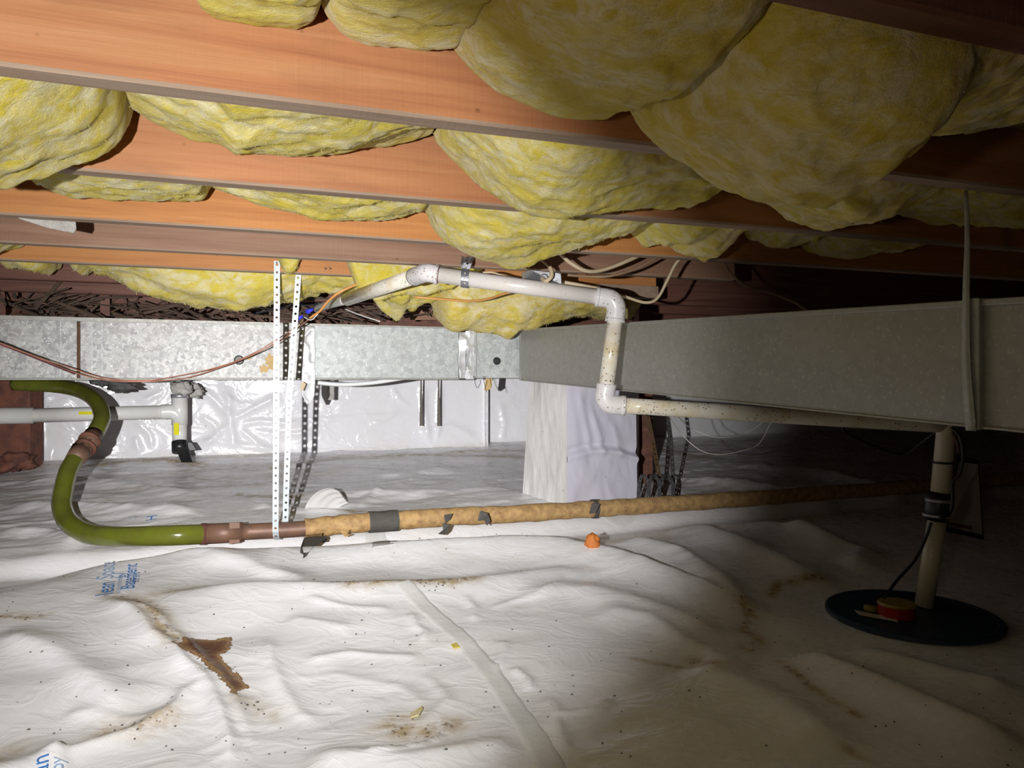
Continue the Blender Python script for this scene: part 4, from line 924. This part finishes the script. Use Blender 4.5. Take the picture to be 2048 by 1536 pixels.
lump('rag', W(240, 770, 3.3), (.065, .04, .026), M['grey_lump'], gl, 21, .5, 4)
lump('knot', W(205, 762, 3.3), (.05, .03, .02), M['grey_lump'], gl, 23, .5, 4)

# ------------------------------------------------------------------ debris and framing above the duct
tw = [((250, 560), (380, 592)), ((120, 600), (200, 590)), ((205, 575), (206, 635))]
o = box_pts('stud_block', [Wp(x, y, p) for p in (3.55, 3.62) for x, y in ((200, 632), (220, 632), (219, 565), (201, 565))], M['dark_wood']); tag(o, 'small upright brown stud above the duct at left', 'stud')
o = box_pts('stud_block', [Wp(x, y, p) for p in (3.6, 3.7) for x, y in ((-30, 640), (12, 640), (8, 545), (-30, 545))], M['dark_wood']); tag(o, 'dark stud above the duct at the left edge', 'stud')
def dark_block(px0, py0, px1, py1, p, mat, lb, cat='board'):
    o = box_pts('board_scrap', [Wp(x, y, q) for q in (p, p+.03) for x, y in ((px0, py1), (px1, py1), (px1, py0), (px0, py0))], M[mat], bev=.002); return tag(o, lb, cat)
dark_block(600, 612, 780, 640, 3.9, 'dark_wood', 'dark board scrap above the duct right of the straps')
dark_block(820, 606, 885, 640, 3.7, 'fir_brown', 'grey brown board end left of the drooping batt')
gcd = tube('conduit', [W(634, 618, 2.95), W(655, 610, 2.8), W(692, 600, 2.545)], .016, M['pvc_grey']); tag(gcd, 'short grey conduit end joining the sloping white pipe', 'conduit')
rdm = random.Random(3)
V = []; Fc = []
def stick(a, b, r):
    b0 = len(V); d = (b-a).normalized(); u = d.cross(Vector((.3, .2, 1))).normalized(); v = d.cross(u)
    for c in (a, b):
        for k in range(4): V.append(c+(u*math.cos(k*math.pi/2)+v*math.sin(k*math.pi/2))*r)
    for k in range(4): Fc.append((b0+k, b0+(k+1) % 4, b0+4+(k+1) % 4, b0+4+k))
    Fc.append((b0, b0+1, b0+2, b0+3)); Fc.append((b0+7, b0+6, b0+5, b0+4))
for i in range(330):
    px = rdm.uniform(0, 1000); py = rdm.uniform(592, 634); p = rdm.uniform(3.25, 4.1); a = Wp(px, py, p); L = rdm.uniform(.03, .28)
    an = rdm.gauss(0, .35)*(1 if rdm.random() > .15 else 4)
    stick(a, a+Vector((math.cos(an)*L, rdm.uniform(-.1, .1), math.sin(an)*L)), rdm.uniform(.002, .007))
o = mesh_obj('debris_twigs', V, Fc, M['twig']); tag(o, 'tangle of dark twigs and lath on top of the duct', 'debris', kind='stuff')
cable('old_wire', [(0, 590, 3.3), (60, 600, 3.3), (120, 612, 3.3), (180, 605, 3.3), (188, 600, 3.3), (180, 595, 3.3)], .004, 'romex_dark', 'old brown wire hooked above the duct at far left', 'wire')
cable('old_wire', [(690, 618, 3.1), (720, 630, 3.05), (760, 643, 3.0)], .003, 'white_wire', 'pale thin wire crossing the twigs right of the straps', 'wire')
cable('old_wire', [(640, 606, 3.2), (580, 612, 3.3), (500, 628, 3.3)], .006, 'black', 'black cable over the duct behind the straps', 'wire')

# ------------------------------------------------------------------ sump
su = thing('sump_basin', Vector((1.096, 2.03, .01)), 'round dark blue sump lid set in the liner at lower right', 'sump')
lc = Vector((1.096, 2.03, .014)); n_ = 64
lid_ring = lambda r, z: [lc+Vector((math.cos(2*math.pi*k/n_)*r, math.sin(2*math.pi*k/n_)*r, z)) for k in range(n_)]
V = lid_ring(.219, .0)+lid_ring(.219, .010)+lid_ring(.213, .014)+lid_ring(.203, .014)+lid_ring(.200, .011)
Fc = [(k+i*n_, (k+1) % n_+i*n_, (k+1) % n_+(i+1)*n_, k+(i+1)*n_) for i in range(4) for k in range(n_)]+[tuple(range(4*n_, 5*n_)), tuple(range(n_))[::-1]]
mesh_obj('lid', V, Fc, M['lid'], su)
for k in range(6):
    a = k*math.pi/3+.4; c = lc+Vector((math.cos(a)*.185, math.sin(a)*.185, .012)); disc('lid_bolt', c, .007, M['black'], su, ax=Vector((0, 0, 1)), t=.005, seg=8)
o = slab('label_sticker', [W(1708, 1222, 2.04), W(1790, 1245, 1.97), W(1797, 1255, 1.94), W(1718, 1236, 2.0)][::-1], .001, M['pvc_cream'], su, nrm=Vector((0, 0, 1)))
zt = lc.z+.0135
for v in o.data.vertices: v.co.z = zt+.001+(.001 if v.index > 3 else 0)-su.location.z*0
al = thing('water_alarm', W(1795, 1225, 2.08), 'round red alarm with a yellow top standing on the sump lid', 'alarm')
ac = Vector((W(1793, 1225, 2.0).x, 2.0, zt))
tube('housing', [ac, ac+Vector((0, 0, .030))], .046, M['red'], al, 32, False, sm=False)
tube('top_cap', [ac+Vector((0, 0, .030)), ac+Vector((0, 0, .036))], [.048, .045], M['yellow'], al, 32, False, sm=False)
tube('base_tab', [ac+Vector((-.05, .04, .0)), ac+Vector((-.05, .04, .012))], .018, M['yellow'], al, 16, False)
sp = thing('sump_pipe', W(1848, 1222, 2.08), 'upright cream plastic pipe rising from the blue sump lid', 'pipe')
b0 = Vector((W(1848, 0, 2.08).x, 2.08, zt)); b1 = W(1876, 1030, 2.08); b2 = W(1893, 850, 2.08); b3 = W(1896, 800, 2.08)
tube('pipe', [b0, b1], .0245, M['pvc_cream'], sp, 20, False); tube('pipe', [b1, b2, b3], .0245, M['pvc_cream'], sp, 20, False)
o = tube('check_valve', [W(1872, 1042, 2.08), W(1875, 1022, 2.08), W(1878, 1000, 2.08), W(1880, 985, 2.08)], [.027, .033, .034, .028], M['black'], sp, 20, False); o['label'] = 'black rubber check valve'
for y, x in ((1030, 1873), (1000, 1878)): tube('clamp_ring', [W(x, y+3, 2.08), W(x, y-3, 2.08)], .0355, M['box_metal'], sp, 20, False)
for y, x in ((925, 1886), (988, 1880)): tube('zip_tie', [W(x, y+2, 2.08), W(x, y-2, 2.08)], .0275, M['black'], sp, 16, False)
cable('pump_cord', [(1905, 855, 2.05), (1920, 875, 2.03), (1926, 910, 2.03), (1920, 945, 2.03), (1906, 965, 2.04), (1905, 1000, 2.03), (1900, 1025, 2.03), (1880, 1038, 2.02)], .005, 'black', 'black pump cord tied along the sump pipe', 'cord')
cable('pump_cord', [(1902, 862, 2.06), (1914, 885, 2.05), (1916, 905, 2.05)], .004, 'darkred', 'dark red cord loop at the sump pipe top', 'cord')
cable('float_cord', [(1862, 1045, 2.06), (1852, 1075, 2.06), (1830, 1120, 2.05), (1795, 1160, 2.03), (1768, 1196, 1.99)], .0042, 'black', 'black cord running from the check valve to the red alarm', 'cord')
sg = thing('card_sign', W(1925, 1060, 2.75), 'white card with dark edges leaning behind the sump pipe', 'card')
q = [W(1890, 1062, 2.62), W(1968, 1080, 2.62), W(1958, 920, 2.78), W(1915, 915, 2.8)]
slab('backing', q, .008, M['black'], sg, nrm=Vector((0, 1, 0)))
ctr = sum(q, Vector())/4; q2 = [ctr+(v-ctr)*.88+Vector((0, -.003, .0)) for v in q]
slab('card', q2, .003, M['paper_white'], sg, nrm=Vector((0, 1, 0)))
q3 = [W(1892, 1049, 2.605), W(1944, 1060, 2.605), W(1944, 1052, 2.61), (W(1893, 1043, 2.61))]; slab('printed_bar', q3, .002, M['rust'], sg, nrm=Vector((0, 1, 0)))

# ------------------------------------------------------------------ small things on the liner
oc = on_ground(1182, 1088); o = lump('orange_scrap', Vector((W(1183, 0, 2.33).x, 2.30, W(0, 1088, 2.30).z)), (.022, .017, .030), M['orange'], None, 31, .3, 3, 22, 16); tag(o, 'bright orange foam scrap standing behind the front liner ridge', 'scrap')
# bunched liner collar beside the strap shadow
bc = thing('liner_bunch', on_ground(660, 1010), 'bunched ribbed white liner fold on the ground behind the drain line', 'fold')
P = []
c0 = on_ground(640, 1026)
for i in range(60):
    t = i/59; an = math.pi*(.02+.8*t); row = []
    for k in range(40):
        f = k/39; r = .015+.07*f; rib = .0025*math.sin(f*24)
        row.append([c0.x+.045*(1-f)-math.cos(an)*r*.8+.02*math.sin(an), c0.y+.02+.12*(1-f)+.05*t, c0.z-.012+math.sin(an)**.8*r*1.15+rib])
    P.append(row)
grid_mesh('ribbed_fold', np.array(P), M['seam_tape'], bc)
V = []; Fc = []; rdm = random.Random(12)
spots = [(rdm.uniform(0, 2048), rdm.uniform(1110, 1530)) for _ in range(170)]+[(rdm.gauss(680, 14), rdm.gauss(1176, 3)) for _ in range(14)]+[(rdm.gauss(870, 30), rdm.gauss(1175, 8)) for _ in range(24)]+[(rdm.gauss(960, 60), rdm.gauss(1052, 4)) for _ in range(22)]+[(rdm.gauss(500, 14), rdm.gauss(1415, 8)) for _ in range(10)]+[(rdm.gauss(260, 18), rdm.gauss(1460, 6)) for _ in range(14)]
GX = np.array([px_ground(*s) for s in spots]); GZ = ground_z(GX[:, 0], GX[:, 1])
for (x, y), z in zip(GX, GZ):
    b = len(V); r = rdm.uniform(.0012, .0032)
    for k in range(4): a = k*math.pi/2+rdm.random(); V.append(Vector((x+math.cos(a)*r*rdm.uniform(.6, 1.8), y+math.sin(a)*r, z)))
    V.append(Vector((x, y, z+r))); Fc += [(b+k, b+(k+1) % 4, b+4) for k in range(4)]
o = mesh_obj('dirt_crumbs', V, Fc, M['tar']); tag(o, 'dark dirt crumbs scattered over the white liner', 'dirt', kind='stuff')
for k, (pl, lb) in enumerate((([(835, 1425), (842, 1420), (846, 1424), (838, 1436), (822, 1442), (820, 1434)], 'yellowish batt scrap lying on the liner left of the seam tape'),
        ([(902, 1296), (912, 1291), (920, 1300), (908, 1303)], 'small yellow batt scrap lying against the seam tape'))):
    P = [on_ground(x, y, .004) for x, y in pl]; o = slab('batt_scrap', P, .003, M['batt_old'], nrm=Vector((0, 0, 1))); tag(o, lb, 'scrap')

# look-alikes that occur in numbers carry a common group
GROUPS = {'insulation_batt': 'fibreglass batts hanging between the joists', 'floor_joist': 'floor joists overhead', 'house_cable': 'loose cables near the junction box',
          'thin_wire': 'thin white wire loops under the right duct', 'hook_wire': 'bent wires below the duct joint', 'strip_and_shadow': 'dark strips before the back wall',
          'batt_scrap': 'yellow scraps lying on the liner', 'pump_cord': 'cords tied to the sump pipe', 'old_wire': 'old wires above the duct', 'board_scrap': 'board scraps above the duct', 'stud_block': 'brown studs above the duct'}
for o in SC.objects:
    k = o.name.split('.')[0]
    if o.parent is None and k in GROUPS: o['group'] = GROUPS[k]
